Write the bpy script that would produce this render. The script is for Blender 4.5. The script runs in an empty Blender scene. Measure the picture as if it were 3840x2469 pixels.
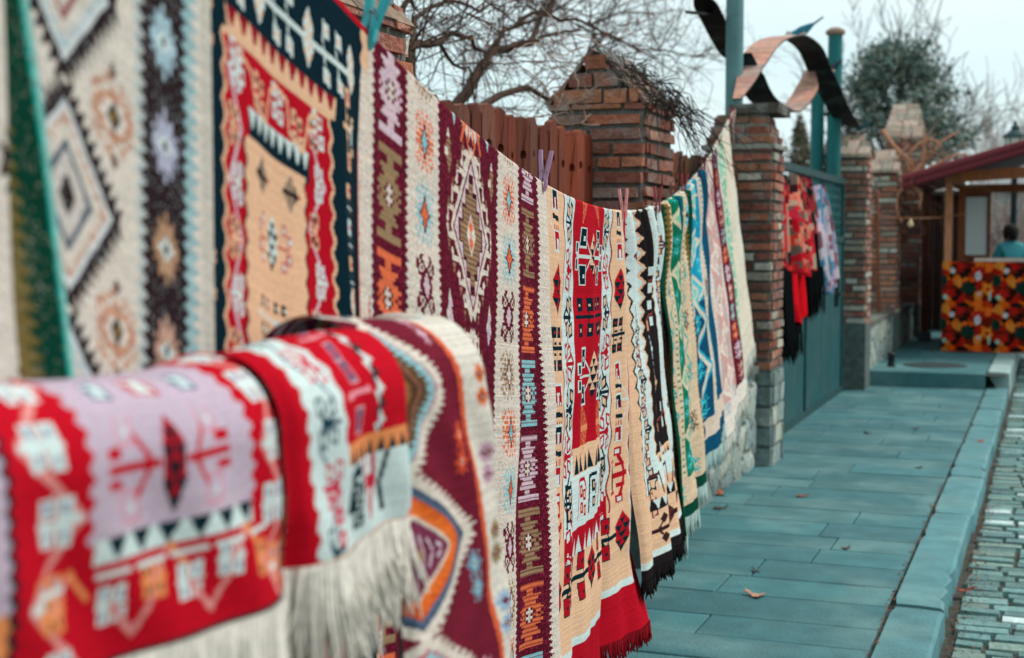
import bpy, math, random
import numpy as np
R = math.radians
sc = bpy.context.scene
C = sc.collection
rnd = random.Random(7)
rng = np.random.default_rng(11)

# ------------------------------------------------------------------ camera, world, sun, exposure
cam_d = bpy.data.cameras.new("camera")
cam = bpy.data.objects.new("camera", cam_d)
C.objects.link(cam)
cam.location = (0, 0, 1.5)
cam.rotation_euler = (R(90 - 3.612), 0, R(20.746))
cam_d.lens = 50
cam_d.sensor_width = 36
cam_d.clip_end = 800
cam_d.clip_start = 0.05
cam_d.dof.use_dof = True
cam_d.dof.focus_distance = 3.55
cam_d.dof.aperture_fstop = 3.9
cam_d.dof.aperture_blades = 9
sc.camera = cam

SUN_EL, SUN_AZ = 52, 62          # azimuth measured from +Y towards +X
w = bpy.data.worlds.new("World")
sc.world = w
w.use_nodes = True
nt = w.node_tree
bg = nt.nodes["Background"]
sky = nt.nodes.new("ShaderNodeTexSky")
sky.sky_type = 'NISHITA'
sky.sun_disc = False
sky.sun_elevation = R(SUN_EL)
sky.sun_rotation = R(SUN_AZ)
sm = nt.nodes.new("ShaderNodeVectorMath"); sm.operation = 'SCALE'; sm.inputs['Scale'].default_value = 0.10
nt.links.new(sky.outputs[0], sm.inputs[0])
tc = nt.nodes.new("ShaderNodeTexCoord")
mp = nt.nodes.new("ShaderNodeMapping"); mp.inputs['Scale'].default_value = (1, 1, 2.2)
nz = nt.nodes.new("ShaderNodeTexNoise"); nz.inputs['Scale'].default_value = 1.6; nz.inputs['Detail'].default_value = 5
rp = nt.nodes.new("ShaderNodeValToRGB")
rp.color_ramp.elements[0].position = 0.35; rp.color_ramp.elements[0].color = (0.40, 0.60, 0.62, 1)
rp.color_ramp.elements[1].position = 0.68; rp.color_ramp.elements[1].color = (0.68, 0.74, 0.745, 1)
mx = nt.nodes.new("ShaderNodeMixRGB"); mx.inputs[0].default_value = 0.9
nt.links.new(tc.outputs['Generated'], mp.inputs[0]); nt.links.new(mp.outputs[0], nz.inputs[0])
nt.links.new(nz.outputs[0], rp.inputs[0])
nt.links.new(sm.outputs[0], mx.inputs[1]); nt.links.new(rp.outputs[0], mx.inputs[2])
nt.links.new(mx.outputs[0], bg.inputs[0])
bg.inputs[1].default_value = 1.0

sd = bpy.data.lights.new("sun", 'SUN'); sd.energy = 2.1; sd.angle = R(20); sd.color = (1.0, 0.93, 0.86)
so = bpy.data.objects.new("sun", sd); C.objects.link(so)
so.rotation_euler = (R(90 - SUN_EL), 0, R(180 - SUN_AZ))
sc.view_settings.view_transform = 'Standard'
sc.view_settings.look = 'None'
sc.view_settings.exposure = 0.58
sc.view_settings.gamma = 1.0
sc.cycles.use_denoising = True
sc.cycles.max_bounces = 6
sc.cycles.caustics_reflective = False
sc.cycles.caustics_refractive = False

# ------------------------------------------------------------------ helpers
def S(h, g=1.0):
    """sRGB hex -> linear albedo"""
    h = h.lstrip('#')
    out = []
    for i in (0, 2, 4):
        c = int(h[i:i + 2], 16) / 255
        c = c / 12.92 if c <= 0.04045 else ((c + 0.055) / 1.055) ** 2.4
        out.append(min(0.9, c * g))
    return tuple(out)

def jt(c, a, b, k=1.0):
    f = rnd.uniform(a, b) * k
    return tuple(q * f for q in c)

WL = {}
def tag(o, label=None, cat=None, group=None, kind=None):
    if label: o['label'] = label
    if cat: o['category'] = cat
    if group: o['group'] = group
    if kind: o['kind'] = kind
    return o

def thing(name, label, cat, loc, group=None):
    o = bpy.data.objects.new(name, None)
    C.objects.link(o)
    o.location = loc
    o.empty_display_size = 0.1
    WL[o] = np.array(loc, float)
    return tag(o, label, cat, group)

def raw_mesh(name, V, Fs, cols=None, mat=None, parent=None, loc=None, smooth=False, ptcol=None):
    """V world coords; Fs list or (n,4) array; cols per-face rgb"""
    V = np.asarray(V, np.float32)
    if parent is not None:
        base = WL[parent]
    elif loc is not None:
        base = np.array(loc, float)
    else:
        base = np.zeros(3)
    me = bpy.data.meshes.new(name)
    Vl = V - base.astype(np.float32)
    if isinstance(Fs, np.ndarray):
        n = len(Fs); k = Fs.shape[1]
        me.vertices.add(len(Vl)); me.vertices.foreach_set('co', Vl.ravel())
        me.loops.add(n * k); me.loops.foreach_set('vertex_index', Fs.astype(np.int32).ravel())
        me.polygons.add(n)
        me.polygons.foreach_set('loop_start', np.arange(0, n * k, k, dtype=np.int32))
        me.polygons.foreach_set('loop_total', np.full(n, k, np.int32))
        me.update(calc_edges=True)
    else:
        me.from_pydata(Vl.tolist(), [], Fs)
        me.update()
    if cols is not None:
        a = me.attributes.new('Col', 'FLOAT_COLOR', 'FACE')
        cc = np.ones((len(me.polygons), 4), np.float32); cc[:, :3] = cols
        a.data.foreach_set('color', cc.ravel())
    if smooth:
        me.polygons.foreach_set('use_smooth', np.ones(len(me.polygons), bool))
    if mat: me.materials.append(mat)
    o = bpy.data.objects.new(name, me)
    C.objects.link(o)
    if parent is not None:
        o.parent = parent
        WL[o] = WL[parent]
    else:
        o.location = base
        WL[o] = base
    return o

class MB:
    def __init__(s): s.v = []; s.f = []; s.c = []
    def add(s, vs, fs, col=(.5, .5, .5)):
        b = len(s.v)
        s.v.extend(vs)
        for f in fs:
            s.f.append([i + b for i in f]); s.c.append(col)
    def box(s, x0, x1, y0, y1, z0, z1, col=(.5, .5, .5), jit=0.0):
        vs = [(x, y, z) for z in (z0, z1) for y in (y0, y1) for x in (x0, x1)]
        if jit: vs = [tuple(q + rnd.uniform(-jit, jit) for q in p) for p in vs]
        s.add(vs, [(0, 2, 3, 1), (4, 5, 7, 6), (0, 1, 5, 4), (2, 6, 7, 3), (0, 4, 6, 2), (1, 3, 7, 5)], col)
    def bar(s, p, q, w, h, col=(.5, .5, .5), up=(0, 0, 1)):
        p = np.array(p, float); q = np.array(q, float)
        d = q - p; d /= np.linalg.norm(d) + 1e-9
        u = np.array(up, float)
        if abs(d @ u) > .95: u = np.array((1., 0, 0))
        a = np.cross(d, u); a /= np.linalg.norm(a); b = np.cross(a, d)
        vs = []
        for e in (p, q):
            for sa, sb in ((-1, -1), (1, -1), (1, 1), (-1, 1)):
                vs.append(tuple(e + a * sa * w / 2 + b * sb * h / 2))
        s.add(vs, [(3, 2, 1, 0), (4, 5, 6, 7), (0, 1, 5, 4), (1, 2, 6, 5), (2, 3, 7, 6), (3, 0, 4, 7)], col)
    def tube(s, path, rad, n=6, col=(.5, .5, .5), cap=True):
        P = np.array(path, float)
        if np.isscalar(rad): rad = [rad] * len(P)
        vs = []
        prev = None
        for i in range(len(P)):
            d = P[min(i + 1, len(P) - 1)] - P[max(i - 1, 0)]
            d = d / (np.linalg.norm(d) + 1e-9)
            if prev is None:
                u = np.array((0, 0, 1.)) if abs(d[2]) < .9 else np.array((1., 0, 0))
                a = np.cross(d, u)
            else:
                a = prev - d * (prev @ d)
            a /= np.linalg.norm(a) + 1e-9
            prev = a
            b = np.cross(d, a)
            for k in range(n):
                t = 2 * math.pi * k / n
                vs.append(tuple(P[i] + rad[i] * (math.cos(t) * a + math.sin(t) * b)))
        fs = []
        for i in range(len(P) - 1):
            for k in range(n):
                k2 = (k + 1) % n
                fs.append((i * n + k, i * n + k2, (i + 1) * n + k2, (i + 1) * n + k))
        if cap:
            fs.append(tuple(range(n))[::-1]); fs.append(tuple(range((len(P) - 1) * n, len(P) * n)))
        s.add(vs, fs, col)
    def lathe(s, c, prof, n=16, col=(.5, .5, .5)):
        path = [(c[0], c[1], c[2] + z) for r, z in prof]
        vs = []; fs = []
        for r, z in prof:
            for k in range(n):
                t = 2 * math.pi * k / n
                vs.append((c[0] + r * math.cos(t), c[1] + r * math.sin(t), c[2] + z))
        for i in range(len(prof) - 1):
            for k in range(n):
                k2 = (k + 1) % n
                fs.append((i * n + k, i * n + k2, (i + 1) * n + k2, (i + 1) * n + k))
        fs.append(tuple(range(n))[::-1]); fs.append(tuple(range((len(prof) - 1) * n, len(prof) * n)))
        s.add(vs, fs, col)
    def build(s, name, mat, parent=None, loc=None, smooth=False):
        return raw_mesh(name, s.v, s.f, s.c, mat, parent, loc, smooth)

def mat(name, rough=.8, noise=0.0, nscale=20, bump=0.0, bscale=60, base=None, spec=.3, metal=0.0, nstretch=(1, 1, 1), detail=4,
        tint=None, tintscale=3, tintamt=0.0):
    """Principled material coloured by the mesh's own 'Col' attribute (or base) broken up by procedural noise"""
    m = bpy.data.materials.new(name); m.use_nodes = True
    t = m.node_tree; N = t.nodes; L = t.links
    b = N['Principled BSDF']
    b.inputs['Roughness'].default_value = rough
    b.inputs['Metallic'].default_value = metal
    b.inputs['Specular IOR Level'].default_value = spec
    co = N.new('ShaderNodeTexCoord')
    mpn = N.new('ShaderNodeMapping'); mpn.inputs['Scale'].default_value = nstretch
    L.new(co.outputs['Object'], mpn.inputs[0])
    if base is None:
        a = N.new('ShaderNodeAttribute'); a.attribute_name = 'Col'; col = a.outputs['Color']
    else:
        a = N.new('ShaderNodeRGB'); a.outputs[0].default_value = (*base, 1); col = a.outputs[0]
    if tint is not None:
        n2 = N.new('ShaderNodeTexNoise'); n2.inputs['Scale'].default_value = tintscale; n2.inputs['Detail'].default_value = 5
        L.new(mpn.outputs[0], n2.inputs[0])
        r2 = N.new('ShaderNodeValToRGB'); r2.color_ramp.elements[0].position = .48; r2.color_ramp.elements[1].position = .66
        L.new(n2.outputs[0], r2.inputs[0])
        ml = N.new('ShaderNodeMath'); ml.operation = 'MULTIPLY'; ml.inputs[1].default_value = tintamt
        L.new(r2.outputs[0], ml.inputs[0])
        m2 = N.new('ShaderNodeMixRGB'); L.new(ml.outputs[0], m2.inputs[0]); L.new(col, m2.inputs[1]); m2.inputs[2].default_value = (*tint, 1)
        col = m2.outputs[0]
    if noise:
        n = N.new('ShaderNodeTexNoise'); n.inputs['Scale'].default_value = nscale; n.inputs['Detail'].default_value = detail
        L.new(mpn.outputs[0], n.inputs[0])
        mr = N.new('ShaderNodeMapRange'); mr.inputs[1].default_value = .25; mr.inputs[2].default_value = .75
        mr.inputs[3].default_value = 1 - noise; mr.inputs[4].default_value = 1 + noise
        L.new(n.outputs[0], mr.inputs[0])
        vm = N.new('ShaderNodeVectorMath'); vm.operation = 'SCALE'
        L.new(col, vm.inputs[0]); L.new(mr.outputs[0], vm.inputs['Scale'])
        col = vm.outputs[0]
    L.new(col, b.inputs['Base Color'])
    if bump:
        nb = N.new('ShaderNodeTexNoise'); nb.inputs['Scale'].default_value = bscale; nb.inputs['Detail'].default_value = 4
        L.new(mpn.outputs[0], nb.inputs[0])
        bp = N.new('ShaderNodeBump'); bp.inputs['Strength'].default_value = bump; bp.inputs['Distance'].default_value = .02
        L.new(nb.outputs[0], bp.inputs['Height']); L.new(bp.outputs[0], b.inputs['Normal'])
    return m

def mat_cloth(name, sheen=.25):
    m = mat(name, rough=.95, noise=.10, nscale=260, bump=.25, bscale=420, spec=.03, detail=2)
    b = m.node_tree.nodes['Principled BSDF']
    return m

M_rug = mat_cloth('woven_rug')
M_fringe = mat('fringe_yarn', rough=.95, noise=.15, nscale=120, spec=.1)
M_brick = mat('old_brick', rough=.92, noise=.32, nscale=34, bump=.6, bscale=70, spec=.2, tint=S('8f9794'), tintscale=9, tintamt=.45)
M_mortar = mat('old_mortar', rough=.97, noise=.25, nscale=40, bump=.7, bscale=90, spec=.1)
M_stone = mat('rubble_stone', rough=.95, noise=.35, nscale=16, bump=.6, bscale=40, spec=.2)
M_pave = mat('paving_slab', rough=.72, noise=.20, nscale=7, bump=.25, bscale=60, spec=.35, detail=8, tint=S('6a8a89'), tintscale=2.2, tintamt=.45)
M_sett = mat('granite_sett', rough=.7, noise=.28, nscale=24, bump=.6, bscale=50, spec=.35, detail=6)
M_dirt = mat('joint_dirt', rough=.98, noise=.35, nscale=30, bump=.5, bscale=80, spec=.1)
M_wood = mat('stained_wood', rough=.75, noise=.40, nscale=9, bump=.35, bscale=14, spec=.25, nstretch=(9, 9, .8), detail=6)
M_metal = mat('painted_steel', rough=.55, noise=.18, nscale=6, bump=.10, bscale=30, spec=.25, tint=S('5a5248'), tintscale=4, tintamt=.18)
M_rib = mat('ribbon_steel', rough=.7, noise=.3, nscale=14, spec=.15, tint=S('7d8c8c'), tintscale=6, tintamt=.15, bump=.1, bscale=40)
M_bark = mat('bark', rough=.95, noise=.35, nscale=30, bump=.5, bscale=60, spec=.1)
M_leaf = mat('needles', rough=.9, noise=.35, nscale=2.5, spec=.15)
M_plastic = mat('peg_plastic', rough=.38, noise=.08, nscale=30, spec=.5)
M_wire = mat('spring_wire', rough=.35, base=S('77797a'), metal=.9)
M_rope = mat('rope_fibre', rough=.95, noise=.3, nscale=200, bump=.5, bscale=300)
M_paint = mat('bird_paint', rough=.45, noise=.15, nscale=40, spec=.45)
M_skin = mat('skin_and_cloth', rough=.85, noise=.1, nscale=30)
M_scarf = mat_cloth('printed_scarf', .1)

# ------------------------------------------------------------------ clothesline geometry
KZ = [-2.38101584e-05, -1.00847829e-03, 5.11901742e-02, -3.66188211e-01, 2.29890226e+00]
def ropez(Y): return np.polyval(KZ, Y)
def ropex(Y): return -.66 - .14 * np.asarray(Y)
NRM = np.array((1, .14, 0)) / math.hypot(1, .14)      # horizontal normal of the hanging plane, towards the street

# ------------------------------------------------------------------ pattern drawing (each rug is woven on a grid of knots)
class Pat:
    def __init__(s, y0, y1, v0, v1, cell, bg, cv=None):
        cv = cv or cell
        s.ny = max(8, int(round((y1 - y0) / cell))); s.nv = max(8, int(round((v1 - v0) / cv)))
        s.y0, s.y1, s.v0, s.v1 = y0, y1, v0, v1
        s.cy = (y1 - y0) / s.ny; s.cv = (v1 - v0) / s.nv
        s.yc = y0 + (np.arange(s.ny) + .5) * s.cy
        s.vc = v0 + (np.arange(s.nv) + .5) * s.cv
        s.img = np.empty((s.nv, s.ny, 3), np.float32); s.img[:] = bg
    def win(s, ya, yb, va, vb):
        i0 = max(0, int((ya - s.y0) / s.cy) - 1); i1 = min(s.ny, int((yb - s.y0) / s.cy) + 2)
        j0 = max(0, int((va - s.v0) / s.cv) - 1); j1 = min(s.nv, int((vb - s.v0) / s.cv) + 2)
        return i0, max(i0, i1), j0, max(j0, j1)
    def put(s, wn, mask, c, hatch=None):
        i0, i1, j0, j1 = wn
        sub = s.img[j0:j1, i0:i1]
        if hatch is not None:       # weft rows of a second colour show through
            rows = (np.arange(j0, j1) % 3 == 0)[:, None] & mask
            sub[mask] = c
            sub[rows] = np.array(c) * .35 + np.array(hatch) * .65
        else:
            sub[mask] = c
    def rect(s, ya, yb, va, vb, c, hatch=None):
        wn = s.win(ya, yb, va, vb)
        Y = s.yc[wn[0]:wn[1]][None, :]; V = s.vc[wn[2]:wn[3]][:, None]
        s.put(wn, (Y >= ya) & (Y < yb) & (V >= va) & (V < vb), c, hatch)
    def poly(s, pts, c, hatch=None):
        p = np.array(pts, float)
        wn = s.win(p[:, 0].min(), p[:, 0].max(), p[:, 1].min(), p[:, 1].max())
        Y = s.yc[wn[0]:wn[1]][None, :]; V = s.vc[wn[2]:wn[3]][:, None]
        m = np.zeros((wn[3] - wn[2], wn[1] - wn[0]), bool)
        n = len(p)
        for i in range(n):
            (xa, ya), (xb, yb) = p[i], p[(i + 1) % n]
            if ya == yb: continue
            cnd = ((ya > V) != (yb > V)) & (Y < (xb - xa) * (V - ya) / (yb - ya) + xa)
            m ^= cnd
        s.put(wn, m, c, hatch)
    def line(s, a, b, w_, c, hatch=None):
        a = np.array(a, float); b = np.array(b, float)
        wn = s.win(min(a[0], b[0]) - w_, max(a[0], b[0]) + w_, min(a[1], b[1]) - w_, max(a[1], b[1]) + w_)
        Y = s.yc[wn[0]:wn[1]][None, :]; V = s.vc[wn[2]:wn[3]][:, None]
        d = b - a; L = d @ d + 1e-12
        t = np.clip(((Y - a[0]) * d[0] + (V - a[1]) * d[1]) / L, 0, 1)
        m = (Y - a[0] - t * d[0]) ** 2 + (V - a[1] - t * d[1]) ** 2 < (w_ / 2) ** 2
        s.put(wn, m, c, hatch)
    def pline(s, pts, w_, c):
        for a, b in zip(pts[:-1], pts[1:]): s.line(a, b, w_, c)
    def dia(s, y, v, hw, hh, c, hatch=None): s.poly([(y, v - hh), (y + hw, v), (y, v + hh), (y - hw, v)], c, hatch)
    def band(s, fa, fb, c, va=None, vb=None, hatch=None):
        """region fa(v) <= y < fb(v)"""
        va = s.v0 if va is None else va; vb = s.v1 if vb is None else vb
        wn = s.win(s.y0, s.y1, va, vb)
        Y = s.yc[None, :]; V = s.vc[wn[2]:wn[3]][:, None]
        m = (Y >= fa(V)) & (Y < fb(V)) & (V >= va) & (V < vb)
        i = wn; s.put((0, s.ny, i[2], i[3]), m, c, hatch)
    def stamp(s, bmp, y, v, w_, h, cm, hatch=None):
        """bitmap centred on (y, v)"""
        nr = len(bmp); nc = len(bmp[0])
        wn = s.win(y - w_ / 2, y + w_ / 2, v - h / 2, v + h / 2)
        Y = s.yc[wn[0]:wn[1]]; V = s.vc[wn[2]:wn[3]]
        cj = np.floor((Y - (y - w_ / 2)) / w_ * nc).astype(int); ri = np.floor((V - (v - h / 2)) / h * nr).astype(int)
        A = np.array([list(r.ljust(nc, '.')) for r in bmp])
        ok = ((cj >= 0) & (cj < nc))[None, :] & ((ri >= 0) & (ri < nr))[:, None]
        G = A[np.clip(ri, 0, nr - 1)][:, np.clip(cj, 0, nc - 1)]
        for ch, c in cm.items(): s.put(wn, ok & (G == ch), c, hatch if ch == '#' else None)
    def heather(s, amt=.08, rows=.05, mixc=None, mixp=0.0):
        f = 1 + rng.normal(0, amt, s.img.shape[:2]) + rng.normal(0, rows, (s.nv, 1))
        if mixc is not None:
            k = rng.random(s.img.shape[:2]) < mixp
            s.img[k] = s.img[k] * .45 + np.array(mixc) * .55
        s.img = np.clip(s.img * f[..., None], .002, .9).astype(np.float32)

def wavef(y, amp, per, ph=0): return lambda v: y + amp * np.sin(2 * math.pi * (v / per + ph))
def zigf(y, amp, per, ph=0): return lambda v: y + amp * (np.abs(((v / per + ph) % 1) * 2 - 1) * 2 - 1)
def sawf(y, amp, per): return lambda v: y + amp * np.where((v / per) % 1 < .5, 1, -1) * (.6 + .4 * np.sin(v * 311))
def cst(y): return lambda v: y + v * 0

def mir(rows): return rows + rows[-2::-1]
H_BMP = mir(["###########", "###########", "....###....", "....###....", ".#########.", "..#######..", "...#####...",
             ".#########.", "####.o.####", ".##.ooo.##.", "#.##.o.##.#"])
FLOW = mir(["....#...#....", "..#.##.##.#..", ".##..#.#..##.", "##.#.###.#.##", "#..#.#m#.#..#", ".###.#m#.###.", "...##mcm##...",
            "#.###mcm###.#", "####mcccm####", ".##mcccccm##."])
HOOKF = mir(["...##...##...", "..##.....##..", "##.##...##.##", "###.##.##.###", "##.#.#m#.#.##", ".#..##m##..#.", ".####mcm####.",
             "...#mcccm#...", "..##mcccm##..", "..#mcccccm#.."])
STAR = mir(["....#....", "....#....", "..#.#.#..", "..#####..", "..#####..", "#.#####.#", ".###o###.", "###ooo###", "##oo.oo##"])
SNOW = mir(["....#....", ".#..#..#.", "..#.#.#..", "...###...", ".#.###.#.", "..##o##..", "####.####"])
NODE = [".##...##.", ".#o#.#o#.", ".#o#.#o#.", "..##.##..", "....#....", "....#....", "....#...."]

def crystal(p, y, v0, v1, hw, a, b, n=6, out=None):
    L = v1 - v0; h = L / n
    prof = [0, .52, 1, .84, 1, .52, 0]
    if out is not None:
        e = .006
        p.poly([(y - hw * q - e, v0 + i * h) for i, q in enumerate(prof)] + [(y + hw * q + e, v0 + i * h) for i, q in list(enumerate(prof))[::-1]], out)
    p.poly([(y - hw * q, v0 + i * h) for i, q in enumerate(prof)] + [(y + hw * q, v0 + i * h) for i, q in list(enumerate(prof))[::-1]], a)
    for i in range(1, n):
        va, vb = v0 + i * h, v0 + (i + 1) * h
        if i % 2 == 1 and i < n - 1:
            p.poly([(y - hw * prof[i] * .8, va), (y + hw * prof[i] * .8, va), (y, vb)], b)
        elif i < n - 1:
            for sg in (-1, 1): p.poly([(y + sg * hw * prof[i], va), (y + sg * hw * .06, va), (y + sg * hw * .48, vb)], b)
    p.poly([(y - hw * .52, v1 - h), (y + hw * .52, v1 - h), (y, v1)], b)

def hook(p, y, v, w_, h, c1, c2, sl=0.0, c3=None, flip=1):
    """slanted block with an open notch"""
    q = lambda a, b: (y + a * w_ / 2, v + b * h / 2 + sl * a)
    sx = lambda a, b: (y + a * w_ / 2 + sl * b, v + b * h / 2)
    e = 1.0
    p.poly([sx(-e, -e), sx(e, -e), sx(e, e), sx(-e, e)], c1)
    p.poly([sx(-.80, -.84), sx(.80, -.84), sx(.80, .84), sx(-.80, .84)], c2)
    c3 = c3 if c3 is not None else c1
    a, b = (-.05, .5) if flip > 0 else (-.5, .05)
    p.poly([sx(a, -.12), sx(b, -.12), sx(b, .34), sx(a, .34)], c3)

def leafnode(p, y, v, d, s, c, ci, sv=None):
    """stem pointing to side d with two pairs of leaves"""
    h = s if sv is None else sv
    p.rect(min(y, y - d * s), max(y, y - d * s), v - h * .07, v + h * .07, c)
    p.poly([(y - d * s * .95, v - h * .30), (y - d * s * .55, v - h * .05), (y - d * s * .55, v + h * .05), (y - d * s * .95, v + h * .30)], c)
    for k in (.42, .92):
        for sg in (-1, 1):
            vv = v + sg * h * (.52 if k > .5 else .42); yy = y - d * s * k
            for cc, e in ((c, 1), (ci, .58)):
                hw = s * .19 * e; hh = h * .27 * e
                p.poly([(yy - hw, vv - hh - d * sg * .06 * h), (yy + hw, vv - hh + d * sg * .06 * h), (yy + hw, vv + hh + d * sg * .06 * h), (yy - hw, vv + hh - d * sg * .06 * h)], cc)

def fish(p, y, v, s, body, wing, d=1):
    for k in range(4):
        yy = y + (k - 1.5) * s * .28
        p.poly([(yy - s * .05, v - s * .75), (yy + s * .05, v - s * .75), (yy + s * .07, v - s * .3), (yy - s * .03, v - s * .3)], wing)
        p.poly([(yy - s * .05, v + s * .75), (yy + s * .05, v + s * .75), (yy + s * .07, v + s * .3), (yy - s * .03, v + s * .3)], wing)
    p.poly([(y - s * .6, v - s * .12), (y + s * .6, v - s * .02), (y + s * .6, v + s * .18), (y - s * .6, v + s * .1)], body)

def comb(p, y, v, s, c, d=1):

    p.poly([(y - d * s * .5, v - s * .1), (y + d * s * .55, v - s * .1), (y + d * s * .55, v + s * .1), (y - d * s * .5, v + s * .1)], c)
    for k in range(6):
        a = y + d * s * (-.45 + .17 * k); L = s * (.95 - .14 * k)
        p.line((a, v), (a - d * s * .12, v - L), s * .055, c); p.line((a, v), (a - d * s * .12, v + L), s * .055, c)

def crosshooks(p, y, v, w_, h, stem, blk, ci, wid=.008):
    p.rect(y - w_ * .55, y + w_ * .55, v - wid, v + wid, stem)
    for k in (-.36, 0, .36):
        p.line((y + k * w_, v - h * .5), (y + k * w_, v + h * .5), .004, stem)
    for k in (-.3, .2):
        for sg in (-1, 1):
            hook(p, y + k * w_, v + sg * h * .36, w_ * .36, h * .26, blk, blk, 0, ci)
            p.rect(y + k * w_, y + (k + .2) * w_, v + sg * h * .12 - .003, v + sg * h * .12 + .003, stem)

# ------------------------------------------------------------------ cloth builders
def hang(name, label, pat, lean, tmin=0.0, off=0.0, group='rugs pegged along the clothesline', round_=.009, skew=0.0, yshift=0.0):
    """rug folded over the clothesline; the pattern's v runs from the line down the street side, v<0 lies on the wall side"""
    Yv = np.linspace(pat.y0, pat.y1, pat.ny + 1); Vv = np.linspace(pat.v0, pat.v1, pat.nv + 1)
    YY, VV = np.meshgrid(Yv, Vv)
    YY = YY + skew * np.clip(VV - .30, -.3, .8)
    dl = lean(YY, np.maximum(VV, 0)) + off
    r = round_
    ang = np.clip(VV / r, -math.pi / 2, math.pi / 2)          # over the rope
    front = np.where(VV > 0, 1, -1)
    a = np.abs(VV)
    over = np.minimum(a, r * math.pi / 2)
    nx = np.sin(over / r) * r * front
    dz = (1 - np.cos(over / r)) * r + np.maximum(0, a - r * math.pi / 2)
    ph = [rnd.uniform(0, 6.28) for _ in range(6)]
    und = .0045 * np.sin(YY * 23 + ph[0] + 1.5 * np.sin(VV * 5 + ph[1])) + .003 * np.sin(VV * 17 + ph[2] + YY * 5) + .0022 * np.sin(YY * 61 + VV * 9 + ph[3])
    edge = np.minimum(YY - pat.y0, pat.y1 - YY)
    near = np.clip((YY - 1.2) / 2.6, .10, 1)
    dl = dl + near * (und * np.clip(VV / .25, 0, 1) - .009 * np.exp(-(edge / .009) ** 2))
    D = nx - r + np.where(VV > 0, dl, 0)
    YY = YY + yshift
    X = ropex(YY) + NRM[0] * D; Yp = YY + NRM[1] * D
    Z = ropez(YY) + r - dz
    V = np.stack([X, Yp, Z], -1).reshape(-1, 3)
    idx = np.arange((pat.nv + 1) * (pat.ny + 1)).reshape(pat.nv + 1, pat.ny + 1)
    F_ = np.stack([idx[:-1, :-1], idx[1:, :-1], idx[1:, 1:], idx[:-1, 1:]], -1).reshape(-1, 4)
    mid = (pat.y0 + pat.y1) / 2
    base = (float(ropex(mid)), mid, float(ropez(mid) - pat.v1))
    o = raw_mesh('rug', V, F_, pat.img.reshape(-1, 3), M_rug, None, base, True)
    tag(o, label, 'rug', group)
    o['hem'] = 0
    del o['hem']
    hem = np.stack([X[-1], Yp[-1], Z[-1]], -1)
    return o, hem

def fringe(parent, hem, length, col, n, wob=.012, thick=.0022, back=0.0, jl=.25):
    mb = MB()
    L = len(hem)
    for i in range(n):
        t = (i + rnd.uniform(.1, .9)) / n * (L - 1)
        k = min(L - 2, int(t)); p = hem[k] + (hem[k + 1] - hem[k]) * (t - k)
        ll = length * rnd.uniform(1 - jl, 1 + jl * .6)
        dx, dy = rnd.uniform(-wob, wob), rnd.uniform(-wob, wob)
        c = jt(col, .55, 1.1)
        mb.tube([p + np.array((0, 0, .006)), p + np.array((dx * .3, dy * .4, -ll * .5)), p + np.array((dx, dy, -ll))], [thick, thick * 1.1, thick * .5], 4, c, False)
    return mb.build('fringe', M_fringe, parent, smooth=True)

def linlean(total, at=1.2, pw=1.25, f=None):
    def g(Y, v):
        d = total * (v / at) ** pw
        if f is not None: d = d + f(Y, v)
        return d
    return g
def ripple(a, per, ph=0, a2=0, per2=1, ph2=0):
    return lambda Y, v: np.minimum(v, 1.6) * (a * np.sin(2 * math.pi * Y / per + ph) + a2 * np.sin(2 * math.pi * Y / per2 + ph2))

# ------------------------------------------------------------------ rug colours
GN = .92
def T(h): return S(h, GN)
cream = T('d6c8bc'); offw = T('c9d6d4'); maroon = T('601428'); dmaroon = T('3f0f1e'); red = T('b00f22'); peach = T('dfb392')
navy = T('06222d'); brown = T('94785a'); orange = T('da6a45'); pink = T('cfb3bf'); sky_b = T('86b9bf'); black = T('1f191b')
dgreen = T('044030'); gold = T('8f7440'); teal = T('2f9c9c'); lilac = T('b9a3b4'); dbrown = T('3a1f22')
grayc = T('bfb9ae')

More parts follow.
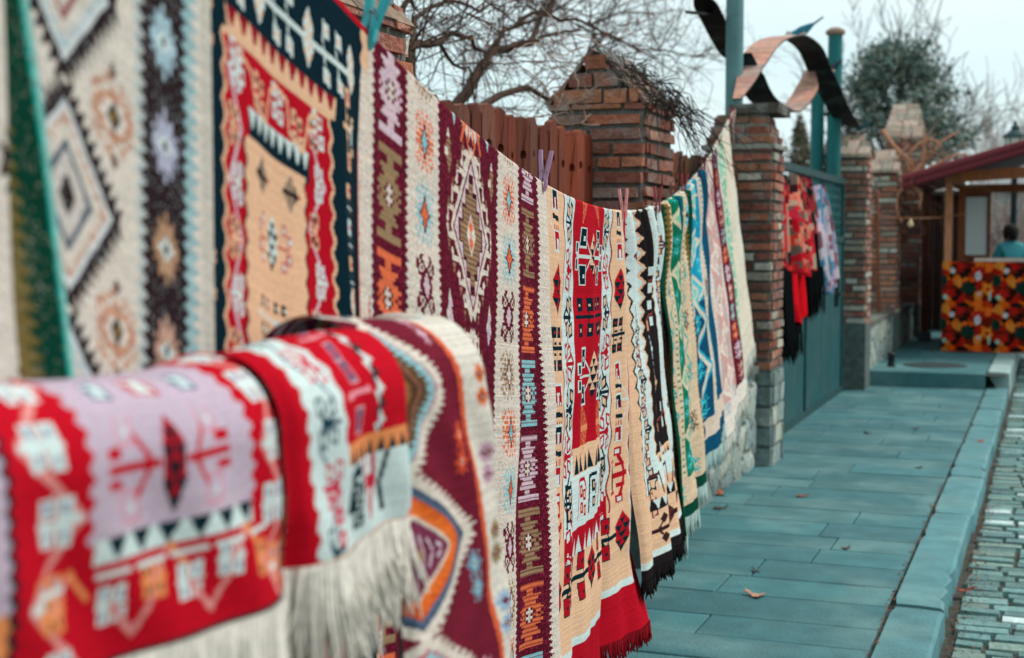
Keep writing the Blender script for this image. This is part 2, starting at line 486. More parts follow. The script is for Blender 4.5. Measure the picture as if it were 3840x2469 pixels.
# ---- cream and maroon medallion rug (sharpest)
def maroon_rug():
    p = Pat(1.80, 3.125, -.10, 1.34, .0031, cream, .0033)
    per = .0145
    def tz(y, amp=.007): return zigf(y, amp, per)
    p.band(tz(1.868), tz(2.032), maroon); p.band(tz(2.206), tz(2.642), maroon); p.band(tz(2.822, .009), tz(3.005, .011), maroon)
    p.band(cst(1.80), cst(1.803), red)
    # pink heather on the cream edges
    H = {'#': None, 'o': cream}
    seq = [pink, brown, orange, sky_b]
    for k in range(-1, 9):
        c = [pink, brown, orange, sky_b][k % 4]
        v = -.012 + .155 * k + .077
        p.stamp(H_BMP, 1.951, v, .112, .138, {'#': c, 'o': cream}, hatch=None)
        v2 = -.018 + .1635 * k - .06
        p.stamp(H_BMP, 2.912, v2 + .08, .112, .146, {'#': c, 'o': cream}, hatch=maroon)
    # left and right cream columns of flowers
    fc = [(brown, maroon, cream), (orange, maroon, sky_b), (sky_b, maroon, orange), (maroon, maroon, pink)]
    for k in range(-1, 11):
        a, m_, c_ = fc[k % 4]
        B = HOOKF if k % 4 in (3,) else FLOW
        p.stamp(B, 2.124, .100 + .1165 * (k - 1), .094, .102, {'#': a, 'm': m_, 'c': c_}, hatch=cream if k % 4 != 3 else None)
        p.stamp(B, 2.732, .094 + .1195 * (k - 1), .094, .104, {'#': a, 'm': m_, 'c': c_}, hatch=cream if k % 4 != 3 else None)
    # medallions
    yc = 2.424
    for k in range(-1, 4):
        vc = .205 + .33 * k
        hw, hh = .150, .172
        p.dia(yc, vc, hw - .010, hh - .011, cream)
        # hooks along the four edges
        for sx in (-1, 1):
            for sv in (-1, 1):
                for q in (.14, .36, .58, .80):
                    ey, ev = yc + sx * hw * (1 - q) , vc + sv * hh * q
                    t = .02
                    p.poly([(ey - sx * .012, ev - .012), (ey + sx * .036, ev - .009), (ey + sx * .036, ev - .001), (ey - sx * .012, ev + .002)], cream)
                    p.rect(min(ey + sx * .028, ey + sx * .037), max(ey + sx * .028, ey + sx * .037), ev - .020 if sv > 0 else ev - .009, ev + .000 if sv > 0 else ev + .014, cream)
                    p.dia(ey + sx * .036, ev - sv * .017, .010, .008, cream)
                    p.poly([(ey + sx * .018, ev + sv * .004), (ey + sx * .036, ev + sv * .004), (ey + sx * .028, ev + sv * .024)], brown, maroon)
        p.dia(yc, vc, hw - .026, hh - .030, maroon)
        p.dia(yc, vc, hw - .034, hh - .040, pink, cream)
        # stepped maroon / brown / cream / orange core
        for (h_w, h_h, c_, ht) in ((.094, .104, dmaroon, None), (.083, .088, brown, maroon)):
            n = 7
            for i in range(-n, n + 1):
                ww = h_w * (1 - abs(i) / (n + .6)) + (.008 if i % 2 else -.004)
                p.rect(yc - ww, yc + ww, vc + (i - .5) * h_h / n, vc + (i + .5) * h_h / n, c_, ht)
        p.dia(yc, vc, .030, .040, cream)
        p.poly([(yc, vc - .031), (yc + .015, vc - .012), (yc + .004, vc - .006), (yc + .004, vc + .006), (yc + .015, vc + .012), (yc, vc + .031), (yc - .015, vc + .012), (yc - .004, vc + .006), (yc - .004, vc - .006), (yc - .015, vc - .012)], orange)
        # between medallions
        vb = vc + .165
        for sx in (-1, 1):
            p.line((yc + sx * .05, vb - .05), (yc - sx * .05, vb + .05), .012, cream)
        p.dia(yc, vb, .02, .02, maroon)
    # corner arrows: brown between, pink at waist
    for k in range(-1, 6):
        for yy in (2.266, 2.586):
            vc = .082 + .278 * k
            c = [brown, pink][k % 2]
            p.poly([(yy, vc - .042), (yy + .022, vc - .012), (yy + .012, vc - .012), (yy + .024, vc + .012), (yy + .006, vc + .040), (yy - .010, vc + .014), (yy - .022, vc + .010), (yy - .012, vc - .008)], c, maroon if c is brown else None)
            p.poly([(yy, vc - .042), (yy + .012, vc - .022), (yy - .010, vc - .022)], cream)
            p.rect(yy - .022, yy, vc - .004, vc + .008, cream)
    # orange comb figure near the line, cream triangles
    for yy in (2.305, 2.548):
        p.poly([(yy - .022, -.01), (yy + .022, -.01), (yy + .004, .030)], offw); p.poly([(yy - .01, .006), (yy + .012, .006), (yy + .003, .030)], sky_b, offw)
    for sx in (-1, 1):
        p.pline([(yc + sx * .075, -.02), (yc + sx * .05, .02), (yc + sx * .07, .045)], .010, orange)
        p.pline([(yc + sx * .05, .02), (yc + sx * .015, -.005), (yc + sx * .018, .035)], .010, orange)
        p.pline([(yc + sx * .03, .035), (yc + sx * .012, .06)], .007, orange)
        p.dia(yc + sx * .032, .022, .010, .012, cream)
    # speckled blend of yarns
    k = rng.random(p.img.shape[:2])
    lum = p.img.sum(-1)
    crm = lum > 1.2
    p.img[crm & (k < .05)] = T('d9a08e'); p.img[crm & (k > .955)] = T('97a9ac')
    mar = (lum < .22)
    p.img[mar & (k < .10)] = T('8f2a42'); p.img[mar & (k > .86)] = T('38101f')
    p.heather(.10, .07)
    f = lambda Y, v: np.minimum(v, 1.4) * (.012 * np.sin(Y * 9) + .010 * np.sin(Y * 21 + 1)) + .05 * np.clip((Y - 2.95) / .2, 0, 1) * v
    o, hem = hang('rug', 'cream and maroon rug with hooked diamond medallions, left of the purple peg', p, linlean(.0, f=f), off=.002, yshift=-.006)
    fringe(o, hem, .07, cream, 260)
    return o

# ---- navy rug with peach and red frame
def navy_rug():
    p = Pat(1.155, 1.862, -.11, 1.12, .0026, navy, .0028)
    yc = 1.51
    # outer peach border with a scalloped edge and red outline
    for sg in (-1, 1):
        e = yc + sg * .343
        inner = wavef(yc + sg * .308, .0045, .034)
        if sg > 0:
            p.band(inner, cst(9), peach); p.band(cst(1.8485), cst(9), red)
            p.band(lambda v: 1.857 + .002 * np.sign(np.sin(v * 620)), cst(9), offw)
        else:
            p.band(cst(0), inner, peach); p.band(cst(0), cst(1.165), red)
    p.rect(0, 9, -.2, .020, red); p.rect(0, 9, -.2, .009, peach)
    # stem with crystals and hooked leaves in the top band
    mixd = lambda: None
    sl = 0.0
    p.rect(1.20, 1.765, .096, .105, offw)
    for yy, v0_, v1_ in ((1.282, .058, .138), (1.457, .060, .142), (1.613, .060, .138), (1.766, .056, .128)):
        L = v1_ - v0_
        pts = [(0, 0), (.017, .30), (.013, .48), (.019, .56), (0.017, .68), (0, 1)]
        p.poly([(yy + a, v0_ + b * L) for a, b in pts] + [(yy - a, v0_ + b * L) for a, b in pts[::-1]], offw)
        for i in range(9):
            for j in range(-1, 2):
                if (i + j) % 2 == 0: p.dia(yy + j * .0085, v0_ + L * (.14 + i * .09), .0052, .0042, peach)
    for yy, d in ((1.335, 1), (1.395, 1), (1.505, 1), (1.545, 1), (1.665, 1), (1.708, 1)):
        for sg in (-1, 1):
            y1 = yy + .012 * sg * -1
            p.line((yy, .1), (yy + .004 * sg, .1 + sg * .020), .004, offw)
            q = .1 + sg * .030
            p.poly([(yy - .002, q - .011), (yy + .018, q - .008), (yy + .018, q + .012), (yy - .002, q + .009)], offw)
            p.poly([(yy + .004, q - .004), (yy + .013, q - .002), (yy + .013, q + .006), (yy + .004, q + .004)], peach)
    # red teeth over a peach band
    p.poly([(1.362, .150), (1.70, .150), (1.692, .182), (1.37, .182)], peach)
    n = 11
    for i in range(n):
        a = 1.366 + i * (1.698 - 1.366) / n; b = a + (1.698 - 1.366) / n
        p.poly([(a - .001, .150), (b - .004, .150), ((a + b) / 2 + .002, .169), ((a + b) / 2 - .006, .169)], T('8f1226'))
    # red inner field with scalloped peach outline
    p.band(wavef(1.355, .004, .034, .2), wavef(1.682, .004, .034, .2), peach, .176, 1.0)
    p.band(wavef(1.362, .004, .034, .2), wavef(1.675, .004, .034, .2), red, .183, .99)
    # peach centre panel
    p.rect(1.417, 1.612, .246, .285, navy)
    for i in range(8):
        a = 1.417 + i * .0245
        p.poly([(a, .247), (a + .0225, .247), (a + .013, .268), (a + .010, .268)], offw)
    p.band(wavef(1.404, .0035, .030), wavef(1.603, .0035, .030), T('3d1420'), .284, .90)
    p.band(wavef(1.409, .0035, .030), wavef(1.598, .0035, .030), peach, .280, .894)
    # zigzag garlands with blossoms in the two red side strips and top strip
    for side, y0_, y1_ in ((-1, 1.372, 1.398), (1, 1.608, 1.664)):
        pts = []
        for i in range(14):
            v = .215 + i * .0625
            node_out = (i % 2 == 0) if side < 0 else (i % 2 == 1)
            yy = (y0_ - .003 if node_out else y1_ + .0) if side < 0 else (y1_ - .004 if node_out else y0_ + .002)
            pts.append((yy, v))
        p.pline(pts, .0055, pink)
        for i, (yy, v) in enumerate(pts):
            c = (offw if i % 2 == 0 else peach) if side < 0 else (offw if i % 2 else peach)
            ci = lilac if c is offw else black
            d = 1 if yy > (y0_ + y1_) / 2 else -1
            leafnode(p, yy, v, d, .027, c, ci, .030)
    for yy, v, d, c in ((1.39, .205, 1, offw), (1.452, .222, 0, peach), (1.516, .212, 0, offw), (1.575, .228, 0, peach), (1.64, .208, -1, offw)):
        for cc, e in ((c, 1.0), (black if c is peach else red, .45)):
            for a_, b_ in ((-.010, -.014), (.008, -.010), (-.008, .010), (.011, .014)):
                p.rect(yy + a_ - .007 * e, yy + a_ + .007 * e, v + b_ - .009 * e, v + b_ + .009 * e, cc)
    p.pline([(1.395, .192), (1.428, .205), (1.440, .238), (1.478, .246), (1.492, .205), (1.512, .192), (1.545, .200), (1.552, .236), (1.595, .246), (1.612, .200), (1.64, .190)], .005, peach)
    # centre panel figures
    for yy, v in ((1.463, .312), (1.556, .310)):
        L = .023
        for q in range(-4, 5):
            hwq = .020 * (1 - abs(q) / 6.0)
            p.rect(yy + q * .0040 - .0012, yy + q * .0040 + .0016, v - L * (1 - abs(q) / 5.2), v + L * (1 - abs(q) / 5.2), T('3c4a48'))
        p.poly([(yy - .022, v - .004), (yy + .021, v - .002), (yy + .021, v + .004), (yy - .022, v + .003)], black)
        p.rect(yy + .019, yy + .024, v - .002, v + .003, red)
    for k in range(6):
        v = .381 + .185 * k
        crystal(p, 1.503, v - .034, v + .036, .0185, offw, black)
        p.rect(1.455, 1.485, v - .002, v + .002, red); p.rect(1.521, 1.553, v - .001, v + .003, red)
        for sx in (-1, 1):
            for a_, b_ in ((.036, -.022), (.050, -.010), (.048, .012), (.036, .022)):
                p.rect(1.503 + sx * a_ - .005, 1.503 + sx * a_ + .006, v + b_ - .007, v + b_ + .007, T('b8434a'))
                p.rect(1.503 + sx * a_ - .002, 1.503 + sx * a_ + .004, v + b_ - .004, v + b_ + .004, offw)
        v2 = v + .092
        p.line((1.445, v2), (1.565, v2 + .004), .004, offw)
        for a_ in (-.042, -.020, .012, .034):
            for sg in (-1, 1):
                p.rect(1.503 + a_ - .004, 1.503 + a_ + .006, v2 + sg * .016 - .008, v2 + sg * .016 + .008, black)
                p.rect(1.503 + a_, 1.503 + a_ + .008, v2 + sg * .016 - .002, v2 + sg * .016 + .002, offw)
    # figures in the navy side strips
    for sx, yb in ((-1, 1.29), (1, 1.735)):
        for k in range(4):
            v = .175 + k * .272
            p.line((yb, v - .042), (yb + .004, v + .055), .003, peach)
            for b_ in (-.040, .047):
                p.rect(yb, yb + .020, v + b_ - .012, v + b_ + .012, peach); p.rect(yb + .005, yb + .013, v + b_ - .006, v + b_ + .006, red)
            p.rect(yb - .014, yb + .022, v - .003, v + .006, peach)
            p.poly([(yb + .022, v - .014), (yb + .034, v - .004), (yb + .034, v + .022), (yb + .022, v + .018)], offw)
            for q in (-.018, -.010, .024, .030): p.rect(yb + .026, yb + .042, v + q, v + q + .004, peach)
            for q in (-.012, .016): p.rect(yb + .001, yb + .008, v + q - .004, v + q + .004, peach)
            for q in range(3):
                vv = v + .088 + q * .050
                p.rect(yb - .012, yb + .008, vv - .010, vv + .010, [peach, offw, peach][q]); p.rect(yb - .002, yb + .010, vv - .003, vv + .003, red)
                p.rect(yb - .010, yb + .018, vv + .022, vv + .026, offw); p.rect(yb + .018, yb + .022, vv + .021, vv + .029, red)
                p.line((yb + .018, vv + .010), (yb + .028, vv + .045), .003, T('5a1024'))
                for z_ in range(5): p.rect(yb - .014 + z_ * .007, yb - .011 + z_ * .007, vv + .014, vv + .019, T('33494c')); p.rect(yb - .014 + z_ * .007, yb - .011 + z_ * .007, vv + .029, vv + .034, T('33494c'))
            crystal(p, yb, v + .218, v + .262, .014, offw, peach)
    p.rect(0, 9, 1.10, 2, red)
    p.heather(.06, .03)
    f = lambda Y, v: np.minimum(v, 1.2) * (.020 * np.sin(Y * 19 + .6) + .01 * np.sin(Y * 41))
    o, hem = hang('rug', 'dark navy rug with a red framed peach centre, white leafy stem across its top', p, lambda Y, v: .03 * v ** 2.2 * np.clip((Y - 1.45) / .3, 0, 1) + f(Y, v) * np.clip((Y - 1.36) / .2, 0, 1), off=.003, yshift=-.010)
    fringe(o, hem, .06, cream, 150)
    return o

# ---- cream rug with brown black diamonds at the left
def brown_rug():
    p = Pat(.80, 1.326, -.10, 1.05, .0022, grayc, .0024)
    dk = T('2b2023'); lb = T('9fb9c4'); rust = T('b98a72'); iceb = T('4f9fae')
    p.rect(0, 1.30, -1, 2, T('cfc6bb'))
    # dark stripe with star blossoms
    saw = lambda y, a: (lambda v: y + a * ((np.abs(((v / .0155) % 1) * 2 - 1)) * 2 - 1))
    p.band(saw(1.170, .008), saw(1.262, .007), dk)
    p.band(saw(1.262, .007), saw(1.284, .011), T('8fb0b5')); p.band(saw(1.158, .006), saw(1.168, .008), T('a9b6b8'))
    for k in range(-2, 9):
        v = .254 + k * .1015
        c = [lb, T('a7a9bd'), T('a98468'), T('b68f7c')][k % 4]
        p.stamp(STAR, 1.217, v, .056, .074, {'#': c, 'o': offw}); p.dia(1.217, v, .006, .007, dk)
    # chain of diamonds, saw edged
    yc = 1.026
    def sawdia(v, hw, hh, c, teeth, tl):
        p.dia(yc, v, hw, hh, c)
        for sx in (-1, 1):
            for sv in (-1, 1):
                for i in range(teeth):
                    q = (i + .5) / teeth
                    ey, ev = yc + sx * hw * (1 - q), v + sv * hh * q
                    dy, dv = hw / teeth * .5, hh / teeth * .5
                    nx_, nv_ = sx * hh, sv * hw
                    L = math.hypot(nx_, nv_); nx_ /= L; nv_ /= L
                    p.poly([(ey - sx * -dy, ev - sv * dv), (ey - sx * dy, ev + sv * dv), (ey + nx_ * tl, ev + nv_ * tl)], c)
    for k in range(-2, 5):
        v = .262 + .196 * k
        sawdia(v, .094, .094, dk, 10, .016)
        p.dia(yc, v, .081, .083, T('c9cfd0'))
        p.dia(yc, v, .072, .074, [lb, rust][k % 2], T('cfc6bb'))
        sawdia(v, .056, .060, T('cfc6bb'), 6, .010)
        p.dia(yc, v, .044, .050, [T('8f5a5a'), T('4f5a68')][k % 2]); p.dia(yc, v, .034, .040, T('c5bdb6')); p.dia(yc, v, .014, .020, dk)
        vm = v + .100
        for (sgv) in (0,):
            # rust blossom beside the node
            p.stamp(mir(["....##.....", "...##..#...", ".##..#.##..", "##..###..#.", "#.#######.#", ".##.ooo.##.", "###ooooo###", "##ooo.ooo##"]), 1.112, vm, .078, .078, {'#': rust, 'o': T('d8cfc6')})
            p.dia(1.112, vm, .013, .014, dk); p.dia(1.112, vm, .006, .007, gold)
            for q in (-.041, .041): p.dia(1.112, vm + q, .007, .009, T('5b3b35'))
    p.heather(.12, .05, T('a8afb0'), .06)
    f = lambda Y, v: .006 * np.sin(Y * 14) * v
    o, hem = hang('rug', 'cream rug with saw edged brown black diamonds and a dark stripe of pale star blossoms', p, linlean(.002, 1.0, 1, f), off=.010, yshift=-.022)
    fringe(o, hem, .05, cream, 120)
    return o

# ---- nearest rug: grey with gold saw edge and green border
def green_edge_rug():
    p = Pat(.45, .972, -.10, 1.0, .0024, T('b9b2a8'), .0026)
    dg = T('05382a')
    saw = lambda y, a: (lambda v: y + a * ((np.abs(((v / .0135) % 1) * 2 - 1)) * 2 - 1))
    p.band(saw(.886, .010), cst(9), T('6f5e34'))
    p.band(saw(.915, .012), cst(9), T('4c4a22')); p.band(saw(.921, .009), cst(9), dg)
    p.band(cst(.960), cst(9), T('1f9a8e')); p.band(cst(.9655), cst(9), T('7fbab4'))
    for k in range(8):
        p.stamp(STAR, .78, .1 + k * .13, .09, .1, {'#': T('9aa7aa'), 'o': offw})
    p.heather(.14, .07, T('8e8a78'), .08)
    f = lambda Y, v: .006 * np.sin(Y * 20)
    o, hem = hang('rug', 'grey rug with a gold saw edge and dark green border, closest to the camera', p, lambda Y, v: f(Y, v), off=.012, skew=.19, yshift=-.028)
    fringe(o, hem, .05, cream, 120)
    return o

# ---- peach, white and red rug
def peach_rug():
    p = Pat(2.98, 4.40, -.10, 1.335, .0031, red, .0033)
    yc = 3.735
    nv = navy
    wz = lambda y, a=.012, pr=.085, ph=0: wavef(y, a, pr, ph)
    L0, R0 = 3.075, 4.315
    p.band(wz(L0 - .012, .010), wz(R0 + .012, .010), offw, -1, 1.185)
    p.band(wz(L0, .010), wz(R0, .010), peach, -1, 1.165)
    # white zigzag strips either side of the red centre
    p.band(wz(3.322, .012, .11), wz(3.334, .012, .11), T('8f1a2a'), -1, .93); p.band(wz(4.110, .012, .11), wz(4.122, .012, .11), T('8f1a2a'), -1, .93)
    p.band(wz(3.334, .012, .11), wz(4.110, .012, .11), offw, -1, .875)
    p.band(wz(3.495, .006, .10), wz(3.965, .006, .10), red, -1, .675)
    # lower end of the centre: peach band with navy teeth, white panel, red teeth
    p.rect(3.500, 3.962, .660, .730, peach)
    for i in range(8):
        a = 3.510 + i * .057
        p.poly([(a, .728), (a + .046, .728), (a + .023, .678)], nv)
    p.rect(3.345, 4.105, .872, .945, red)
    for i in range(12):
        a = 3.36 + i * .062
        p.poly([(a, .945), (a + .050, .945), (a + .025, .895)], offw)
    # blossoms on the white strips
    for sx, y0_, y1_, in ((-1, 3.365, 3.475), (1, 3.985, 4.09)):
        pts = []
        for i in range(-1, 9):
            v = .075 + .119 * i
            odd = i % 2
            yy = (y0_ if not odd else y1_) if sx < 0 else (y1_ if not odd else y0_)
            pts.append((yy, v))
        for i, (a, b) in enumerate(zip(pts[:-1], pts[1:])): p.line(a, b, .008, [nv, red][i % 2])
        for i, (yy, v) in enumerate(pts):
            c = nv if i % 2 == 1 else red
            d = -1 if yy < (y0_ + y1_) / 2 else 1
            leafnode(p, yy, v, d, .098, c, peach if c is nv else offw, .066)
    # white panel figures
    for yy, c, s_ in ((3.43, nv, 1), (3.60, red, 1), (3.735, nv, 1), (3.87, red, 1), (4.03, nv, 1)):
        p.pline([(yy - .05, .850), (yy - .035, .752), (yy + .02, .748), (yy + .042, .780)], .010, c)
        for a_, b_ in ((-.010, .780), (.018, .792), (-.008, .825), (.022, .835)):
            p.rect(yy + a_ - .012, yy + a_ + .012, b_ - .016, b_ + .016, c); p.rect(yy + a_ - .005, yy + a_ + .006, b_ - .008, b_ + .008, peach)
    # centre: combs, star beetles and hooked crosses
    for d in (-1, 1):
        for v in (-.035, ):
            comb(p, yc + d * .085, v + .03, .072, T('d9895c'), -d)
        comb(p, yc + d * .085, .615, .085, T('d98a5c'), -d)
    for v in (.152, .474):
        for sx in (-1, 1):
            p.line((yc + sx * .03, v), (yc + sx * .175, v), .008, offw)
            for sv in (-1, 1):
                hook(p, yc + sx * .155, v + sv * .020, .050, .036, offw, nv, 0, offw, -sx) if False else None
                p.line((yc + sx * .045, v + sv * .008), (yc + sx * .108, v + sv * .055), .006, offw)
                hook(p, yc + sx * .118, v + sv * .050, .062, .056, offw, nv, sv * -sx * .006, offw, -sx)
                p.rect(yc + sx * .175 - .018, yc + sx * .175 + .018, v + sv * .022 - .017, v + sv * .022 + .017, offw)
                p.rect(yc + sx * .175 - .010, yc + sx * .175 + .010, v + sv * .022 - .012, v + sv * .022 + .012, nv)
        crystal(p, yc, v - .066, v + .066, .050, peach, nv)
    v = .315
    for sx in (-1, 1):
        p.rect(yc + sx * .10 - .085, yc + sx * .10 + .085, v - .005, v + .005, nv)
        for k_, sv in ((-.055, 1), (.035, 1), (-.055, -1), (.035, -1)):
            yy = yc + sx * .10 + k_ * sx
            p.line((yy + sx * .01, v), (yy + sx * .012, v + sv * .03), .006, nv)
            hook(p, yy, v + sv * .034, .048, .036, nv, nv, sv * sx * .004, peach, sx)
    # figures on the peach strips
    for sx, yp in ((-1, 3.215), (1, 4.222)):
        for vb in (.035, .700):
            pass
        d = -sx
        def ustamp(v, c, big=1.0):
            w_, h_ = .052 * big, .042 * big
            p.rect(yp - w_ / 2 - .008, yp + w_ / 2 + .008, v - h_ / 2 - .005, v + h_ / 2 + .005, offw)
            p.rect(yp - w_ / 2, yp + w_ / 2, v - h_ / 2, v + h_ / 2, c); p.rect(yp - .012, yp + .012, v - .004, v + h_ / 2, offw)
        p.pline([(yp + .0, .133), (yp - .085 * d, .076), (yp - .06 * d, -.01)], .005, offw)
        ustamp(.034, nv); fish(p, yp, .075, .06, nv, red); ustamp(.133, red)
        crystal(p, yp, .184, .313, .058, red, nv)
        crosshooks(p, yp, .391, .125, .110, nv, nv, red, .005)
        p.pline([(yp + .02 * d, .500), (yp - .085 * d, .598), (yp + .0, .700)], .005, offw); p.line((yp - .085 * d, .598), (yp + .05 * d, .592), .007, offw)
        ustamp(.500, red); fish(p, yp, .548, .06, nv, red); ustamp(.598, nv, .95); fish(p, yp, .642, .06, nv, red); ustamp(.700, red)
        # red creature
        vv = .828
        p.rect(yp - .065, yp + .075, vv - .009, vv + .009, red)
        p.poly([(yp - .062, vv - .035), (yp - .040, vv - .045), (yp - .030, vv), (yp - .040, vv + .048), (yp - .062, vv + .036)], nv)
        for sv in (-1, 1):
            p.pline([(yp + .05, vv), (yp + .035, vv + sv * .032), (yp - .005, vv + sv * .078)], .018, red)
            p.rect(yp - .025, yp + .03, vv + sv * .074 - .012, vv + sv * .074 + .012, red); p.rect(yp - .010, yp + .016, vv + sv * .074 - .007, vv + sv * .074 + .007, offw)
            p.rect(yp - .01, yp + .05, vv + sv * .032 - .005, vv + sv * .032 + .005, red); p.rect(yp - .075, yp - .03, vv + sv * .050 - .005, vv + sv * .050 + .005, red)
    # garland across the lower peach band
    vg = 1.008
    p.rect(3.30, 4.22, vg - .007, vg + .007, nv)
    for yy in (3.225, 3.735, 4.245): crystal(p, yy, vg - .066, vg + .066, .066 if yy != 3.735 else .062, red, nv)
    for yy in (3.375, 3.485, 3.60, 3.87, 3.99, 4.10):
        for sv in (-1, 1):
            p.line((yy + .012, vg), (yy + .006, vg + sv * .03), .006, nv)
            hook(p, yy - .006, vg + sv * .042, .056, .050, nv, red, sv * .004, nv, 1)
    p.heather(.06, .05)
    def f(Y, v):
        q = np.clip(v / 1.3, 0, 1.15)
        t = np.clip((Y - 3.93) / .03, 0, 1)
        left = .004 + .006 * np.sin((Y - 3.55) * 30) * np.clip((Y - 3.35) / .1, 0, 1)
        sr = np.clip((Y - 3.97) / .36, 0, 1.2)
        right = -.036 + .060 * sr + .007 * np.sin((Y - 3.9) * 34)
        t = t * t * (3 - 2 * t)
        s0 = (v / 1.165) ** 1.5
        crease = -.005 * np.exp(-((Y - 3.80) / .035) ** 2) * np.clip(v * 4, 0, 1)
        return s0 * (left * (1 - t) + right * t) + crease + .045 * sr * np.clip((v - 1.1) / .25, 0, 1) + .008 * np.minimum(v * 8, 1) * np.sin((Y - 3.1) * 12) * (1 - q * .5)
    o, hem = hang('rug', 'peach rug with white zigzag strips, red centre and red fringed border by the pink peg', p, f, off=.0)
    fringe(o, hem, .055, T('8f0f1d'), 420, thick=.003)
    # long loose thread bunch at the corner
    return o

# ---- small white, black and peach rug
def white_black_rug():
    p = Pat(4.33, 5.42, -.10, 1.195, .0042, black, .0044)
    offs = offw
    zz = lambda y, a=.016, pr=.050: zigf(y, a, pr)
    p.rect(0, 5.36, -1, 1.155, offs); p.rect(0, 5.345, -1, 1.135, peach)
    p.band(zz(4.412), zz(5.285), black, -1, .935); p.band(zz(4.428), zz(5.270), offs, -1, .935)
    p.band(zz(4.622), zz(4.99), peach, -1, .835); p.band(zz(4.637), zz(4.975), black, -1, .832)
    p.rect(4.64, 4.97, .83, .862, peach)
    for i in range(8): p.poly([(4.65 + i * .04, .862), (4.682 + i * .04, .862), (4.666 + i * .04, .838)], dbrown)
    for sx, a_, b_ in ((-1, 4.462, 4.600), (1, 5.22, 5.08)):
        pts = []
        for i in range(-1, 12):
            v = .072 + .083 * i
            pts.append(((b_ if i % 2 == 0 else a_), v))
        p.pline(pts, .0075, black)
        for i, (yy, v) in enumerate(pts):
            c = black if i % 2 else T('7a3a36')
            d = 1 if abs(yy - b_) < .01 else -1
            leafnode(p, yy, v, d * (1 if sx < 0 else -1), .095, c, peach if c is not black else T('d8b79c'), .050)
    for k in range(7):
        v = .135 + k * .118
        c = [offs, T('b87f66'), T('c98a6a'), offs, peach, T('b87f66'), offs][k]
        if k in (0, 3, 4, 6): comb(p, 4.77, v, .055, c, 1)
        else:
            p.line((4.69, v + .02), (4.89, v), .010, T('7a3a36'))
            for a_, b__ in ((4.74, -.03), (4.84, -.028), (4.75, .035), (4.845, .03)): p.rect(a_ - .022, a_ + .022, v + b__ - .016, v + b__ + .016, c if a_ < 4.80 else offs)
    # lower white panel, black teeth, peach stem band
    for yy in (4.56, 4.74, 4.92):
        p.pline([(yy - .06, .965), (yy - .02, .895), (yy + .06, .890), (yy + .08, .955)], .012, T('4a2a2a'))
        for a_, b__ in ((0, .915), (.035, .925), (.005, .95), (.04, .957)): p.rect(yy + a_ - .012, yy + a_ + .012, b__ - .012, b__ + .012, peach)
    p.rect(4.475, 5.27, .97, 1.005, black)
    for i in range(12): p.poly([(4.48 + i * .066, .97), (4.535 + i * .066, .97), (4.507 + i * .066, 1.002)], offs)
    p.line((4.44, 1.075), (5.3, 1.068), .014, dbrown)
    crystal(p, 4.80, 1.035, 1.11, .042, dbrown, T('5a2a2a')); crystal(p, 5.06, 1.04, 1.105, .035, dbrown, T('5a2a2a'))
    for yy in (4.56, 4.65, 4.92):
        for sv in (-1, 1):
            p.line((yy, 1.072), (yy + .035, 1.072 + sv * .022), .010, dbrown); p.dia(yy + .05, 1.072 + sv * .033, .034, .018, dbrown)
    p.heather(.06, .04)
    def f(Y, v):
        q = np.clip(v / 1.25, 0, 1.2)
        return q * (.030 + .055 * np.sin((Y - 4.33) / .87 * math.pi * .9)) + .030 * np.exp(-((v - .12) / .16) ** 2) * np.sin(Y * 34) + .012 * q * np.sin(Y * 26 + .5)
    o, hem = hang('rug', 'small white and black rug with peach edge and zigzag garlands, next to the pink peg', p, linlean(.055, 1.2, 1.3, f), off=-.012)
    fringe(o, hem, .05, T('1c1718'), 240, thick=.004)
    return o

def chain_rug(y0, y1, cols, label, lean, v1, off, ripple_a=.012, special=None, cell=.0052):
    """rug with a diamond chain column between star strips and saw edges"""
    p = Pat(y0, y1, -.10, v1, cell, cols['ground'], cell)
    W = y1 - y0
    yc = (y0 + y1) / 2
    saw = lambda y, a, pr=.022: zigf(y, a, pr)
    e = cols['edge']; g = cols['saw']; ew = cols.get('ew', .07)
    p.band(cst(0), saw(y0 + (ew + .035) * W, .014), g); p.band(saw(y1 - (ew + .035) * W, .014), cst(9), g)
    p.band(cst(0), saw(y0 + ew * W, .010), e); p.band(saw(y1 - ew * W, .010), cst(9), e)
    h = .17 * W
    vend = v1 - .155
    p.rect(yc - h, yc + h, -1, vend, cols['mid'])
    n = int(v1 / .215) + 2
    for k in range(-1, n):
        v = .08 + .215 * k
        if v > vend - .05: continue
        p.dia(yc, v, h * 1.02, .100, cols['line']); p.dia(yc, v, h * .80, .080, cols['mid2']); p.dia(yc, v, h * .52, .054, cols['line']); p.dia(yc, v, h * .38, .040, cols['core'])
        for sx in (-1, 1):
            p.stamp(SNOW + SNOW[-2::-1], yc + sx * h * .74, v + .1075, h * .5, .09, {'#': cols['star1'], 'o': offw})
            if 1:
                c = [cols['star1'], cols['star2']][(k + (sx > 0)) % 2]
                p.stamp(mir(SNOW), yc + sx * .275 * W, v + .03, .105 * W, .088, {'#': c, 'o': offw}); p.dia(yc + sx * .275 * W, v + .03, .016, .013, dbrown)
    for v in np.arange(-.05, vend, .026):
        for sx in (-1, 1):
            p.dia(yc + sx * h * 1.14, v, .016, .010, cols['line']); p.dia(yc + sx * h * 1.14, v + .013, .012, .006, cols['mid'])
    for sx in (-1, 1):
        p.pline([(yc + sx * (h * 1.32 + (.05 if i % 2 else 0)), -.05 + i * .045) for i in range(int((vend + .05) / .045))], .010, cols['star1'])
    if special: special(p, yc, h, W, vend)
    p.heather(.10, .05)
    return p

